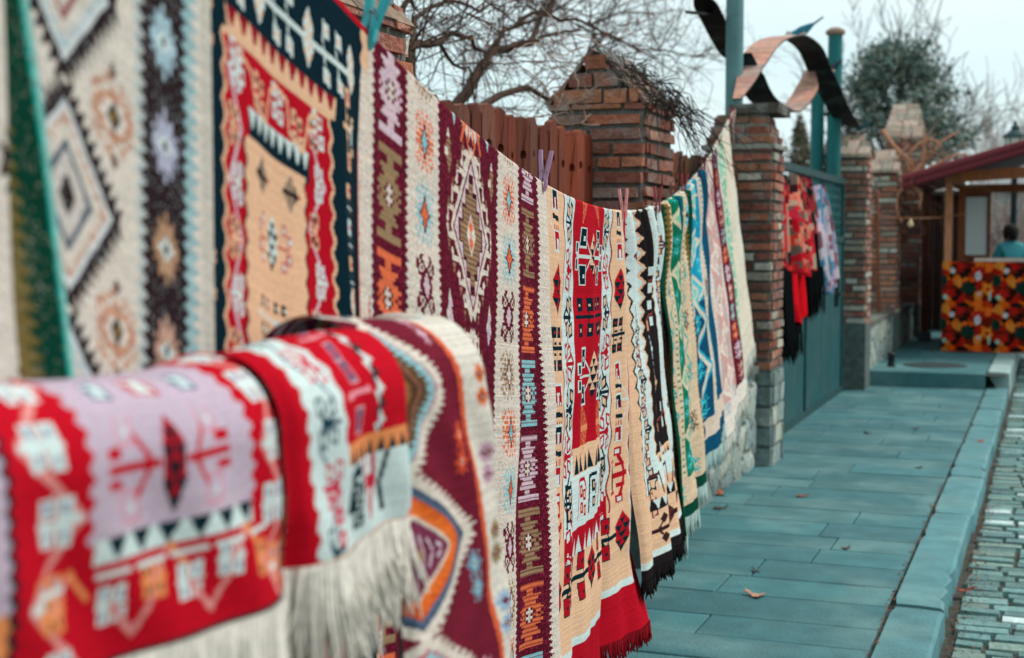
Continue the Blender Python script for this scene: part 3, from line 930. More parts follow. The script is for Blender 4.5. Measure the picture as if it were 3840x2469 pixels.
def far_rugs():
    # green
    c = dict(ground=T('d2b79a'), edge=dgreen, saw=T('7a5f2c'), mid=T('0f6e51'), mid2=T('6fb596'), line=T('cfc3a6'), core=T('3f9a7c'), star1=T('2fa3a0'), star2=T('7a5230'))
    def sp(p, yc, h, W, vend):
        p.rect(p.y0, p.y1, p.v1 - .05, 9, dgreen)
        p.stamp(mir(SNOW), yc, vend - .07, h * 1.5, .1, {'#': T('3fc0bb'), 'o': peach})
        p.rect(p.y0 + .10, p.y1 - .10, vend, p.v1 - .05, T('d2b79a'))
        for q in (-.25, 0, .25): p.stamp(mir(SNOW), yc + q * W, (vend + p.v1 - .05) / 2, .10, .075, {'#': [T('2fa3a0'), T('7a5230')][q == 0], 'o': offw})
    p = chain_rug(5.19, 6.10, c, '', None, 1.26, 0, special=sp)
    f = lambda Y, v: np.minimum(v, 1.3) * (.022 * np.sin((Y - 5.2) * 15 + 2.2)) + .03 * np.exp(-((v - .1) / .2) ** 2) * np.sin(Y * 24)
    o, hem = hang('rug', 'cream and green rug with brown and teal star flowers, left of the blue rug', p, linlean(.080, 1.2, 1.2, f), off=.014)
    fringe(o, hem, .075, T('b9cfc9'), 200, thick=.004)
    # blue
    c = dict(ew=.165, ground=T('d3bfae'), edge=T('0b4a66'), saw=T('0f4f6a'), mid=T('1690b0'), mid2=T('58b9c4'), line=T('d3c6b4'), core=T('8fc3bf'), star1=T('2cb3c4'), star2=T('7a5230'))
    def sp(p, yc, h, W, vend):
        nb = T('0d4a68')
        # below the middle the ground of the chain turns dark blue with cream zigzag rails
        p.rect(yc - h, yc + h, .56, vend, nb)
        vs = [.56 + .1075 * i for i in range(9)]
        for sx in (-1, 1):
            pts = [(yc + sx * (h * .95 if i % 2 else h * .15), v) for i, v in enumerate(vs) if v < vend - .06]
            p.pline(pts, .030, T('d3c6b4')); p.pline([(a + .035 * sx, b) for a, b in pts], .016, T('1f9fb8'))
        for v in (.66, .87): p.stamp(mir(SNOW), yc + h * .2, v, h * .9, .09, {'#': T('2cb3c4'), 'o': peach})
        p.stamp(mir(SNOW), yc, vend - .065, h * 1.5, .11, {'#': T('35c2d2'), 'o': peach})
        p.rect(p.y0, p.y1, vend + .0, p.v1 - .075, T('d3bfae'))
        p.rect(p.y0, p.y1, p.v1 - .075, 9, nb)
        # lettering, woven upside down as it hangs: the end of the line reads G, i
        k = T('123a4e')
        vb, vt = vend + .075, vend + .010          # upside down: base of the letters is at the top
        # G (rotated half a turn)
        gx, hgt, wd = 6.37, .066, .15
        cy_, cv_ = gx, (vb + vt) / 2
        pts = []
        for i in range(0, 29):
            a = math.radians(40 + i * 10)
            pts.append((cy_ - wd / 2 * math.cos(a) * 1.0, cv_ + hgt / 2 * -math.sin(-a) * 1.0))
        p.pline(pts, .017, k)
        p.line((cy_ - wd / 2, cv_ - .004), (cy_ - wd / 2, cv_ - hgt * .36), .018, k); p.line((cy_ - wd / 2, cv_ - .003), (cy_ - wd * .1, cv_ - .003), .012, k)
        # i, its dot below
        ix = 6.215
        p.rect(ix - .014, ix + .014, vt, vb - .016, k); p.rect(ix - .032, ix + .032, vt, vt + .007, k); p.rect(ix - .02, ix + .012, vb - .022, vb - .016, k); p.dia(ix, vb + .008, .015, .012, k)
        # slanting stroke of the next letter
        p.line((6.03, vb), (6.11, vt), .018, k)
    p = chain_rug(5.75, 7.00, c, '', None, 1.27, 0, special=sp)
    f = lambda Y, v: np.minimum(v, 1.3) * (.014 * np.sin((Y - 6.1) * 11 + 2)) + .03 * np.exp(-((v - .1) / .2) ** 2) * np.sin(Y * 22)
    o, hem = hang('rug', 'bright blue rug with cream diamonds, dark blue edge and woven letters at its hem', p, lambda Y, v: (0.035 + (0.135 - 0.035) * np.clip((Y - 5.75) / (7.0 - 5.75), 0, 1)) * (v / 1.2) ** 1.1 + f(Y, v), off=.002)
    fringe(o, hem, .085, T('b5cdc9'), 220, thick=.005)
    # pink cream with maroon
    c = dict(ground=T('d6c6bd'), edge=T('cbbdb6'), saw=T('d8cac2'), mid=T('c99a94'), mid2=T('d5b8b0'), line=T('dccfc6'), core=T('b9a7a4'), star1=T('9fb0b4'), star2=T('d18f80'))
    def sp(p, yc, h, W, vend):
        for q in (-.30, -.08, .12): p.band(lambda v, q=q: yc + q * W + .03 * np.abs(((v / .2) % 1) * 2 - 1), lambda v, q=q: yc + q * W + .014 + .03 * np.abs(((v / .2) % 1) * 2 - 1), T('c78f86'))
        p.band(cst(p.y0 + .70 * W), cst(p.y0 + .95 * W), maroon)
        for k in range(14):
            c_ = [T('8fa9b4'), orange, pink, T('c98f80')][k % 4]
            p.stamp(mir(SNOW), p.y0 + .825 * W, .06 + k * .105, .16, .094, {'#': c_, 'o': offw})
        p.rect(p.y0, p.y1, p.v1 - .10, 9, T('ddd2c8'))
    p = chain_rug(6.65, 8.02, c, '', None, 1.38, 0, special=sp)
    f = lambda Y, v: np.minimum(v, 1.4) * (.012 * np.sin((Y - 7) * 9))
    o, hem = hang('rug', 'pale pink and cream rug with a maroon star strip between blue rug and brick pillar', p, lambda Y, v: (0.075 + (0.15 - 0.075) * np.clip((Y - 6.65) / (7.5 - 6.65), 0, 1)) * (v / 1.2) ** 1.1 + f(Y, v), off=-.008)
    fringe(o, hem, .08, T('d9d6cc'), 220, thick=.006)
    # pale green cream
    c = dict(ground=T('cfd0c0'), edge=T('b9c4b4'), saw=T('a8c4b0'), mid=T('8fc0a6'), mid2=T('5fae8f'), line=T('dad0be'), core=T('5fae8f'), star1=T('6fb59a'), star2=T('a8c3b0'))
    def sp(p, yc, h, W, vend):
        p.band(cst(p.y0), cst(p.y0 + .05), T('51707e')); p.rect(p.y0 + .62 * W, p.y1, -1, 9, T('d6cbb9')); p.band(cst(p.y1 - .05), cst(9), T('cfd6cc'))
    p = chain_rug(7.72, 8.95, c, '', None, 1.42, 0, special=sp)
    f = lambda Y, v: np.minimum(v, 1.5) * (.010 * np.sin((Y - 8) * 9))
    o, hem = hang('rug', 'pale cream and green rug hanging highest, against the brick gate pillar', p, lambda Y, v: (0.1 + (0.14 - 0.1) * np.clip((Y - 7.72) / (8.6 - 7.72), 0, 1)) * (v / 1.2) ** 1.1 + f(Y, v), off=-.016)
    fringe(o, hem, .08, T('d9d6cc'), 180, thick=.006)

far_rugs(); white_black_rug(); peach_rug(); maroon_rug(); navy_rug(); brown_rug(); green_edge_rug()

# clothesline
mb = MB()
ys = np.linspace(.3, 9.34, 60)
mb.tube([(float(ropex(y)) - .009, y, float(ropez(y)) + .002) for y in ys], .006, 6, T('c9c2b4'))
e = (float(ropex(9.34)), 9.34, float(ropez(9.34)) + .004)
mb.tube([e, (e[0] - .01, 9.36, e[2] + .0)], .006, 6, T('c9c2b4'))
mb.tube([e, (e[0] - .01, 9.33, e[2] - .10), (e[0] - .005, 9.335, e[2] - .22)], .005, 5, T('c9c2b4'))
tag(mb.build('clothesline', M_rope, None, (e[0], 5, 1.6), True), 'off white rope sagging between the brick gate pillar and the foreground, hung with rugs', 'clothesline')

# ------------------------------------------------------------------ foreground rail with draped rugs
KR = .90          # rail rugs are small: design sizes times this
XR = -.80 * KR
def drape(name, label, pat, xf=-.72, ztop=1.385, r=.08, lean=None):
    Yv = np.linspace(pat.y0, pat.y1, pat.ny + 1); Vv = np.linspace(pat.v0, pat.v1, pat.nv + 1)
    YY, VV = np.meshgrid(Yv, Vv)
    a = np.abs(VV); q = r * math.pi / 2
    th = np.minimum(a, q) / r
    X = (xf - r) + np.sign(VV) * np.sin(th) * r
    Z = ztop - (1 - np.cos(th)) * r - np.maximum(0, a - q)
    t = np.maximum(0, VV)
    if lean is not None: X = X + lean(YY, t)
    edge = np.minimum(YY - pat.y0, pat.y1 - YY)
    X = X - .012 * np.exp(-(edge / .012) ** 2) + .0035 * np.sin(YY * 47 + 3 * np.sin(t * 14) + xf * 90)
    a = a + .004 * np.sin(YY * 31)
    Z = Z + .010 * np.sin(YY * 9 + 1) * np.exp(-a / .1)
    X, YY, Z = X * KR, YY * KR, 1.396 + (Z - 1.385) * KR
    V = np.stack([X, YY, Z], -1).reshape(-1, 3)
    idx = np.arange((pat.nv + 1) * (pat.ny + 1)).reshape(pat.nv + 1, pat.ny + 1)
    F_ = np.stack([idx[:-1, :-1], idx[1:, :-1], idx[1:, 1:], idx[:-1, 1:]], -1).reshape(-1, 4)
    o = raw_mesh('rug', V, F_, pat.img.reshape(-1, 3), M_rug, None, (xf * KR, (pat.y0 + pat.y1) / 2 * KR, float(Z.min())), True)
    tag(o, label, 'rug', 'rugs draped over the low rail')
    return o, np.stack([X[-1], YY[-1], Z[-1]], -1)

def blossom(p, y, v, s, c, ci):
    for a, b in ((-.5, -.55), (.45, -.5), (-.45, .5), (.5, .55)):
        p.poly([(y + a * s - .42 * s, v + b * s - .38 * s), (y + a * s + .38 * s, v + b * s - .42 * s), (y + a * s + .42 * s, v + b * s + .38 * s), (y + a * s - .38 * s, v + b * s + .42 * s)], c)
        p.rect(y + a * s - .14 * s, y + a * s + .14 * s, v + b * s - .22 * s, v + b * s + .22 * s, ci)
    p.rect(y - s, y + s, v - .12 * s, v + .12 * s, c)

def rail_rugs():
    lil = T('b9a6b6'); rd = T('b80f22'); or_ = T('e08a55'); wht = T('c9d8d6')
    # lilac centre, red frame
    p = Pat(.50, 1.262, -.24, .295, .0026, rd)
    zz = lambda y, a, pr=.0155: wavef(y, a, pr)
    p.band(cst(0), zz(.842, .004), lil); p.band(zz(.842, .004), zz(.853, .004), T('101c26'))
    p.rect(0, .84, .208, 9, or_) ; p.band(cst(.80), zz(.842, .004), or_, .21, 9)
    p.band(zz(.951, .004, .02), zz(1.182, .004, .02), lil, -.2, .182)
    p.rect(.958, 1.178, .178, .199, wht)
    for i in range(6):
        a = .972 + i * .036; p.poly([(a, .178), (a + .029, .178), (a + .0145, .199)], T('0c2730'))
    # garlands in the red frame
    for sx, ya, yb in ((-1, .872, .940), (1, 1.200, 1.252)):
        pts = [((ya if i % 2 else yb), .03 + .062 * i + (.035 if sx > 0 else 0)) for i in range(-3, 6)]
        p.pline(pts, .008, T('d58a86'))
        for i, (yy, v) in enumerate(pts):
            d = 1 if yy > (ya + yb) / 2 else -1
            c = [or_, wht][i % 2] if v > .2 else wht
            blossom(p, yy - d * .030, v, .022, c, T('8a8fa6'))
            p.rect(min(yy, yy - d * .03), max(yy, yy - d * .03), v - .004, v + .004, wht)
    for i, yy in enumerate((.905, .985, 1.035, 1.085, 1.135, 1.19)):
        v = .225 + (.012 if i % 2 else 0)
        c = [or_, wht, or_, wht, wht, or_][i]
        blossom(p, yy, v, .018, c, T('8a8fa6') if c is wht else T('5a4a44'))
        p.line((yy, v), (yy + .026, .268 if i % 2 else .200), .0065, T('d58a86')); p.line((yy + .026, .268 if i % 2 else .2), (yy + .05, v), .0065, [or_, T('d58a86')][i % 2])
        p.rect(yy - .022, yy + .02, .206, .212, wht)
    p.rect(0, 9, .285, 9, T('102a33'))
    # beetle cross in the lilac field
    yc, vc = 1.062, .122
    crystal(p, yc, vc - .046, vc + .050, .0145, T('a01828'), T('142028'))
    p.rect(yc - .085, yc - .016, vc - .004, vc + .004, rd); p.rect(yc + .016, yc + .085, vc - .004, vc + .004, rd)
    for sx in (-1, 1):
        for sv in (-1, 1):
            p.line((yc + sx * .03, vc + sv * .006), (yc + sx * .052, vc + sv * .040), .006, rd)
            hook(p, yc + sx * .055, vc + sv * .034, .026, .030, T('cf7f8e'), lil, sv * sx * -.004, wht)
            p.rect(yc + sx * .075 - .012, yc + sx * .075 + .010, vc + sv * .014 - .004, vc + sv * .014 + .004, rd)
    for yy in (1.005, 1.065, 1.125):
        c = T('2f5f72') if yy != 1.065 else rd
        blossom(p, yy, .040, .016, c, wht); p.rect(yy - .006, yy + .010, .030, .052, wht)
        blossom(p, yy, -.06, .018, c, wht)
    p.heather(.05, .03)
    ln = lambda Y, t: .010 * np.sin((Y - .6) * 13) * t * 6 - .012 * np.clip((Y - 1.17) / .08, 0, 1)
    o, hem = drape('rug', 'lilac and red rug with a fringed hem at the left end of the low rail', p, lean=ln)
    fringe(o, hem, .19, S('e8e1d6'), 950, wob=.020, thick=.0024, jl=.25)
    # white and red rug with red edge
    p = Pat(1.255, 1.56, -.24, .272, .0026, wht)
    p.band(cst(0), wavef(1.286, .003, .026), rd)
    p.pline([(1.315 + (.020 if i % 2 else -.012), -.05 + i * .05) for i in range(8)], .004, T('5f6f86'))
    for i in range(-1, 4):
        v = .055 + .068 * i
        leafnode(p, 1.34 if i % 2 else 1.305, v, 1 if i % 2 else -1, .034, T('123744') if i % 2 else T('c4304a'), wht)
    p.band(wavef(1.353, .003, .03), cst(1.452), rd, -1, .152)
    for v in (.02, .105, -.10):
        p.line((1.375, v), (1.445, v - .003), .006, T('d98a96'))
        for sv in (-1, 1): hook(p, 1.408, v + sv * .028, .028, .030, T('cf9aa4'), T('5b4a68'), -sv * .006, rd)
    p.rect(1.452, 1.60, -.02, .152, rd)
    for i in range(-6, 10):
        c = wht if i % 2 else T('0f2b33'); v = .018 * i - .02
        p.poly([(1.455, v), (1.472, v), (1.4635, v + .018)], c); p.poly([(1.463, v), (1.480, v + .018), (1.463, v + .018)], T('0f2b33') if i % 2 else wht)
    p.rect(1.356, 1.6, .152, .176, or_)
    for i in range(8): a = 1.360 + i * .026; p.poly([(a, .177), (a + .021, .177), (a + .0105, .158)], T('0f2b33'))
    p.pline([(1.366, .225), (1.372, .186), (1.402, .184), (1.406, .210)], .012, T('0f2b33'))
    for b in ((1.378, .204), (1.386, .222), (1.39, .240)): p.rect(b[0] - .014, b[0] + .018, b[1] - .008, b[1] + .008, T('0f2b33')); p.rect(b[0] - .004, b[0] + .006, b[1] - .003, b[1] + .003, wht)
    p.pline([(1.43, .18), (1.425, .21), (1.445, .245), (1.468, .21), (1.458, .18)], .011, T('b5243c')); p.rect(1.425, 1.462, .200, .214, T('b5243c')); p.pline([(1.49, .18), (1.482, .215), (1.495, .245)], .010, T('0f2b33'))
    for b in ((1.325, .20), (1.335, .225), (1.338, .250)): p.rect(b[0] - .012, b[0] + .010, b[1] - .008, b[1] + .007, T('c4304a')); p.rect(b[0] - .004, b[0] + .004, b[1] - .003, b[1] + .003, wht)
    p.rect(0, 9, .263, .268, or_)
    p.band(cst(0), cst(1.284), rd)
    p.heather(.05, .03)
    ln = lambda Y, t: .008 + .012 * np.sin((Y - 1.25) * 20) * t * 5
    o, hem = drape('rug', 'white rug with red edge and long cream fringe in the middle of the low rail', p, lean=ln)
    fringe(o, hem, .085, S('e8e1d6'), 430, wob=.022, thick=.0024, jl=.4)
    # cream and maroon rug with diamond eyes at the end of the rail
    p = Pat(1.528, 1.89, -.22, .72, .0028, T('d0c8bd'))
    gd = T('6d1c2e')
    yc0 = 1.560
    ax = lambda v: yc0 + .0 * v
    p.band(cst(0), lambda v: 1.735 + .14 * v, gd)
    p.band(lambda v: 1.728 + .14 * v, lambda v: 1.741 + .14 * v, T('cf5c38'))
    def lens(y, vc, hw, hh, c, tooth=0, tn=12):
        L = [(y + hw * (1 - abs(f) ** 1.25), vc + hh * f) for f in np.linspace(-1, 1, 25)]
        p.poly(L + [(2 * y - a, b) for a, b in L[::-1]], c)
        if tooth:
            for i in range(tn):
                f = (i + .5) / tn
                for sv in (-1, 1):
                    ey, ev = y + hw * (1 - f ** 1.25), vc + sv * hh * f
                    p.poly([(ey - .006, ev - sv * .002), (ey - .006, ev + sv * .007), (ey + tooth, ev + sv * .004)], c)
    def eye(vc, k):
        y = ax(vc); q_ = .64 if vc < .2 else 1.0
        lens_ = lens; LN = lambda y_, v_, w_, *a_: lens_(y_, v_, w_ * q_, *a_)
        LN(y, vc, .190, .104, T('cfc4b8'), .016, 13)
        LN(y, vc, .164, .090, T('3a4a5e') if k else T('b55a66'))
        LN(y, vc, .152, .084, T('4f5f78') if k else T('8db6bd'), .004)
        LN(y, vc, .140, .077, T('c9531f') if k else T('86b7bf'), .0)
        LN(y, vc, .118, .064, T('d96a2c') if k else T('5d4430'), .014, 9)
        LN(y, vc, .098, .054, T('cbbfae') if k else T('8f5a4a'))
        LN(y, vc, .088, .048, T('74304a') if k else T('4f3826'))
        for i in range(9):
            for sv in (-1, 1):
                p.line((y - .02 + i * .011 * q_, vc + sv * .003), (y - .03 + i * .011 * q_, vc + sv * (.042 - .0042 * i)), .0042, [T('c9b3bc'), T('4a2030')][i % 2] if k else [T('7a5a38'), T('a8623a')][i % 2])
        p.dia(y + .01, vc, .014, .010, T('8f7a4a') if k else T('cfb3bf'))
    for k, v in enumerate((-.065, .138, .338, .538, .738)): eye(v, (k + 1) % 2)
    for k, v in enumerate((.045, .225, .40, .55, .68)):
        c = [T('c99aa8'), T('d9552e'), T('6f9dad'), T('c99aa8'), T('d9552e')][k]
        p.stamp(mir(SNOW), 1.704 + .10 * v, v, .044, .072, {'#': c, 'o': offw})
    for k, v in enumerate((-.02, .148, .26, .37, .47, .57)):
        c = [T('7fa9b4'), T('c96a3c'), T('b58fa0'), T('8f7a5a'), T('8fa9c0'), T('c96a3c')][k]
        p.stamp(mir(STAR), 1.810 + .05 * v, v, .048, .066, {'#': c, 'o': gd})
    p.heather(.09, .06)
    ln = lambda Y, t: .10 * np.maximum(t - .08, 0) - .05 * np.clip((Y - 1.84) / .05, 0, 1) ** 2 + .010 * np.sin((Y - 1.49) * 17) * t
    o, hem = drape('rug', 'cream and maroon rug with toothed diamond eyes at the far end of the low rail', p, xf=-.742, ztop=1.400, r=.088, lean=ln)
    fringe(o, hem, .06, cream, 120)
rail_rugs()

rk = thing('drying_rail', 'low metal rail holding three thick rugs in the foreground', 'rail', (XR, 1.03, 0))
mb = MB(); mb.tube([(XR, .39, 1.325), (XR, 1.64, 1.325)], .016, 10, S('8d9494')); mb.build('crossbar', M_metal, rk, smooth=True)
for yy in (.50, 1.55):
    mb = MB(); mb.tube([(XR, yy, 1.325), (XR, yy, .02)], .014, 10, S('8d9494')); mb.tube([(-.86, yy, .015), (-.5, yy, .015)], .014, 8, S('8d9494')); mb.build('leg', M_metal, rk, smooth=True)

# ------------------------------------------------------------------ clothes pegs
def peg_first():
    t = thing('clothes_peg', 'x', 'clothes peg', (0, 0, 0), 'pegs on the clothesline')
    for sx in (-1, 1):
        mb = MB()
        prof = [(.0125, .060, .0070), (.0110, .042, .0080), (.0070, .012, .0080), (.0052, -.004, .0075), (.0070, -.020, .0065), (.0042, -.034, .004)]
        vs = []; fs = []
        for x, z, th in prof:
            for a, b in ((-th / 2, -.007), (th / 2, -.007), (th / 2, .007), (-th / 2, .007)): vs.append((sx * x + a, b, z))
        for i in range(len(prof) - 1):
            for k in range(4): k2 = (k + 1) % 4; fs.append((i * 4 + k, i * 4 + k2, i * 4 + 4 + k2, i * 4 + 4 + k))
        fs += [(3, 2, 1, 0), tuple(range(len(prof) * 4 - 4, len(prof) * 4))]
        mb.add(vs, fs, (1, 1, 1))
        mb.build('prong', None, t)
    mb = MB(); mb.tube([(.009 * math.cos(a), -.008 + .016 * i / 36, .006 + .009 * math.sin(a)) for i in range(37) for a in [i * 1.05]], .0009, 5); mb.build('spring', M_wire, t, smooth=True)
    return t
peg0 = peg_first()
def peg_mat(nm, c): return mat('peg_' + nm, rough=.35, noise=.08, nscale=40, base=c, spec=.5)
def copy_tree(o, parent=None, fn=None):
    c = o.copy(); C.objects.link(c)
    if parent: c.parent = parent
    for ch in list(o.children): copy_tree(ch, c)
    return c
pegs = [(1.845, 'turquoise clothes peg where the navy rug meets the maroon rug', S('12a3ad'), 1.2, .30), (3.065, 'purple clothes peg between the maroon rug and the peach rug', S('a87a9c'), 1.0, .1),
        (4.318, 'pale pink clothes peg clipped to the red edge of the peach rug', S('e88c8c'), 1.0, -.05), (5.185, 'dark red clothes peg between the black and white rug and the green rug', S('96202f'), 1.05, .0),
        (6.10, 'red clothes peg between the green rug and the blue rug', S('a0182a'), 1.05, .08), (7.02, 'dark red clothes peg above the dark blue edge of the blue rug', S('8c1626'), 1.1, 0),
        (8.02, 'small red clothes peg between the pale pink and the pale green rug', S('a02234'), .7, .1), (8.93, 'red clothes peg highest on the line beside the brick gate pillar', S('b02a34'), 1.1, .12)]
for i, (y, lb, c, s_, tl) in enumerate(pegs):
    o = peg0 if i == 0 else copy_tree(peg0)
    o['label'] = lb
    o.location = (float(ropex(y)) + .005, y, float(ropez(y)) + .016); o.scale = (s_, s_, s_); o.rotation_euler = (0, tl, R(8))
    m_ = peg_mat('plastic', c)
    for ch in o.children:
        if ch.name.startswith('prong'):
            ch.data = ch.data.copy(); ch.data.materials.clear(); ch.data.materials.append(m_)

# ------------------------------------------------------------------ ground, pavement, kerb, road
def grid_sheet(name, x0, x1, y0, y1, z, m, col):
    return raw_mesh(name, [(x0, y0, z), (x1, y0, z), (x1, y1, z), (x0, y1, z)], [(0, 1, 2, 3)], [col], m)
tag(grid_sheet('ground', -300, 300, -60, 600, -.20, mat('ground_soil', .95, .3, 2, .4, 5, base=S('6f6a5e'), spec=.1), (.3, .3, .3)), kind='structure')
ROADZ, UP = -.095, .155
tag(grid_sheet('road_bed', -.45, 7.5, -3, 120, ROADZ - .02, M_dirt, S('4d4a45')), kind='structure')
mb = MB()
y = 3.2; 
while y < 34:
    dpt = rnd.uniform(.085, .125) if y < 20 else .25
    x = -.345 + rnd.uniform(-.01, .015)
    while x < 1.7:
        ln = rnd.uniform(.12, .24)
        g = rnd.uniform(.72, 1.12)
        pale = rnd.random() < .085
        c = S('b5c9c8') if pale else tuple(q * g for q in S(rnd.choice(['668886', '5e8180', '6f8e8b', '70877f', '587876'])))
        zt = ROADZ + rnd.uniform(-.006, .008)
        b = .006
        x0_, x1_, y0_, y1_ = x + .007, x + ln - .006, y + .007, y + dpt - .006
        j = lambda: rnd.uniform(-.004, .004)
        vs = [(x0_ + j(), y0_ + j(), zt - .03), (x1_ + j(), y0_ + j(), zt - .03), (x1_ + j(), y1_ + j(), zt - .03), (x0_ + j(), y1_ + j(), zt - .03)]
        q = rnd.uniform(-.004, .004)
        vs += [(vs[0][0] + b, vs[0][1] + b, zt + q), (vs[1][0] - b, vs[1][1] + b, zt), (vs[2][0] - b, vs[2][1] - b, zt - q), (vs[3][0] + b, vs[3][1] - b, zt)]
        mb.add(vs, [(4, 5, 6, 7), (0, 1, 5, 4), (1, 2, 6, 5), (2, 3, 7, 6), (3, 0, 4, 7)], c)
        x += ln
    y += dpt
tag(mb.build('road', M_sett), kind='structure')
# pavement slabs in rows across the footway
def slab(mb, x0, x1, y0, y1, z, c, th=.05):
    b = .003
    j = lambda: rnd.uniform(-.0012, .0012)
    dz = rnd.uniform(-.0015, .0015)
    vs = [(x0, y0, z - th), (x1, y0, z - th), (x1, y1, z - th), (x0, y1, z - th), (x0, y0, z - b), (x1, y0, z - b), (x1, y1, z - b), (x0, y1, z - b),
          (x0 + b, y0 + b, z + dz + j()), (x1 - b, y0 + b, z + dz + j()), (x1 - b, y1 - b, z + dz + j()), (x0 + b, y1 - b, z + dz + j())]
    mb.add(vs, [(8, 9, 10, 11)] + [(a, (a + 1) % 4, 4 + (a + 1) % 4, 4 + a) for a in range(4)] + [(4 + a, 4 + (a + 1) % 4, 8 + (a + 1) % 4, 8 + a) for a in range(4)], c)
mb = MB()
PCOL = ['38686d', '3b6c70', '366469', '426c6f']
y = .10
while y < 29:
    dpt = rnd.choice([.30, .32, .33, .36, .31])
    z = 0 if y < 14.85 else UP
    x = -2.0
    x -= rnd.uniform(0, .6)
    while x < -.60:
        ln = rnd.uniform(.55, 1.25)
        x1 = min(x + ln, -.588)
        if -.588 - x1 < .22: x1 = -.588
        x0 = max(x, -2.02)
        if x1 > x0 + .05:
            c = tuple(q * g_ for g_ in [rnd.uniform(.88, 1.12)] for q in S(rnd.choice(PCOL)))
            slab(mb, x0 + .004, x1 - .004, y + rnd.uniform(.002, .008), min(y + dpt, 14.90 if y < 14.85 else 99) - rnd.uniform(.002, .008), z, c)
        x += ln
    y += dpt
    if y - dpt < 14.85 <= y: y = 14.90
# step riser
mb.box(-1.72, -.59, 14.895, 14.93, -.04, UP - .004, S('3f6f73'))
tag(mb.build('pavement', M_pave), kind='structure')
tag(grid_sheet('pavement_bed', -2.4, -.40, -2, 14.9, -.016, M_dirt, S('3f443f')), kind='structure')
tag(grid_sheet('pavement_bed', -2.4, -.40, 14.9, 40, UP - .016, M_dirt, S('3f443f')), kind='structure')
mb = MB()
ks = [.2, 1.6, 3.0, 4.45, 5.93, 7.39, 8.05, 9.36, 9.75, 10.94, 12.0, 13.2, 14.3, 15.1]
def kerbstone(mb, y0, y1, x0, x1, z, c, th=.20):
    n = max(3, int((y1 - y0) / .11)); rows = []
    xo = rnd.uniform(-.010, .010); zo = rnd.uniform(-.006, .006)
    for i in range(n + 1):
        y = y0 + (y1 - y0) * i / n
        chip = .028 if rnd.random() < .10 else 0
        e = .012 if i in (0, n) else 0
        r = x1 + xo + rnd.uniform(-.004, .004) - chip
        rows.append([(x0 + rnd.uniform(-.004, .004), y, z - .03), (x0 + .006 + e, y, z + zo), ((x0 + x1) / 2, y, z + zo + rnd.uniform(-.002, .002)), (r - .014, y, z + zo - e * .4), (r, y, z + zo - .014 - chip * .5), (r + .006, y, z - th)])
    vs = [p for r in rows for p in r]; k = 6; fs = []
    for i in range(n):
        for q in range(k - 1): fs.append((i * k + q, (i + 1) * k + q, (i + 1) * k + q + 1, i * k + q + 1)[::-1])
    fs.append(tuple(range(k))); fs.append(tuple(range(n * k, n * k + k))[::-1])
    mb.add(vs, fs, c)
for a, b in zip(ks[:-1], ks[1:]):
    kerbstone(mb, a + rnd.uniform(.004, .012), b - rnd.uniform(.004, .012), -.580, -.372, .004, jt(S('4c7a7f'), .92, 1.1))
y = 15.1
while y < 29:
    kerbstone(mb, y + .008, y + 1.1, -.580, -.365, UP + .006, S('93a9a8'), .35); y += 1.12
tag(mb.build('kerb', M_pave), kind='structure')
# dirt and leaf litter along the joints
mb = MB()
for i in range(1500):
    yy = rnd.uniform(3.5, 17) if i % 3 else rnd.uniform(4.5, 9)
    if rnd.random() < .28: xx, zz = -.586 + rnd.gauss(0, .010), .004
    else: xx, zz = -.345 + abs(rnd.gauss(0, .045)), ROADZ + .006
    s_ = rnd.uniform(.003, .011); c = jt(S(rnd.choice(['5a4a3c', '6b4f3a', '3f3a33', '7a5a44', '8a4a34'])), .6, 1.2)
    a = rnd.uniform(0, 6)
    mb.add([(xx + s_ * math.cos(a + k * 2.1) * rnd.uniform(.6, 1.3), yy + s_ * math.sin(a + k * 2.1) * rnd.uniform(.6, 1.3), zz + rnd.uniform(0, .006)) for k in range(3)] + [(xx, yy, zz + s_ * .6)], [(0, 1, 3), (1, 2, 3), (2, 0, 3)], c)
tag(mb.build('leaf_litter', M_bark), kind='stuff')

# fallen leaves
def leaf(x, y, z, s, ang, col, label, curl=.5):
    mb = MB()
    n = 11
    out = []
    for i in range(n * 2):
        a = 2 * math.pi * i / (n * 2)
        r = s * (1 + .34 * math.cos(3 * a + .4) + (.16 if i % 2 else -.10) + rnd.uniform(-.08, .08)) * .62
        px, py = r * math.cos(a) * 1.25, r * math.sin(a) * .9
        out.append((px, py, curl * s * ((px / s) ** 2 * .6 + rnd.uniform(0, .18))))
    vs = [(0, 0, .004)] + out
    vs2 = [(p[0], p[1], p[2] + .0015) for p in vs]
    ca, sa = math.cos(ang), math.sin(ang)
    tr = lambda p: (x + p[0] * ca - p[1] * sa, y + p[0] * sa + p[1] * ca, z + .004 + p[2])
    m = len(out)
    mb.add([tr(p) for p in vs2], [(0, 1 + i, 1 + (i + 1) % m) for i in range(m)], col)
    mb.add([tr(p) for p in vs], [(0, 1 + (i + 1) % m, 1 + i) for i in range(m)], col)
    mb.tube([tr((s * .6, 0, .006)), tr((s * 1.0, s * .12, .012)), tr((s * 1.45, s * .3, .006))], [.0018, .0015, .001], 5, tuple(q * .6 for q in col))
    o = mb.build('fallen_leaf', M_leafl, None, (x, y, z))
    tag(o, label, 'leaf', 'fallen leaves on the ground')
M_leafl = mat('dry_leaf', rough=.8, noise=.25, nscale=60, bump=.3, bscale=90, spec=.2)
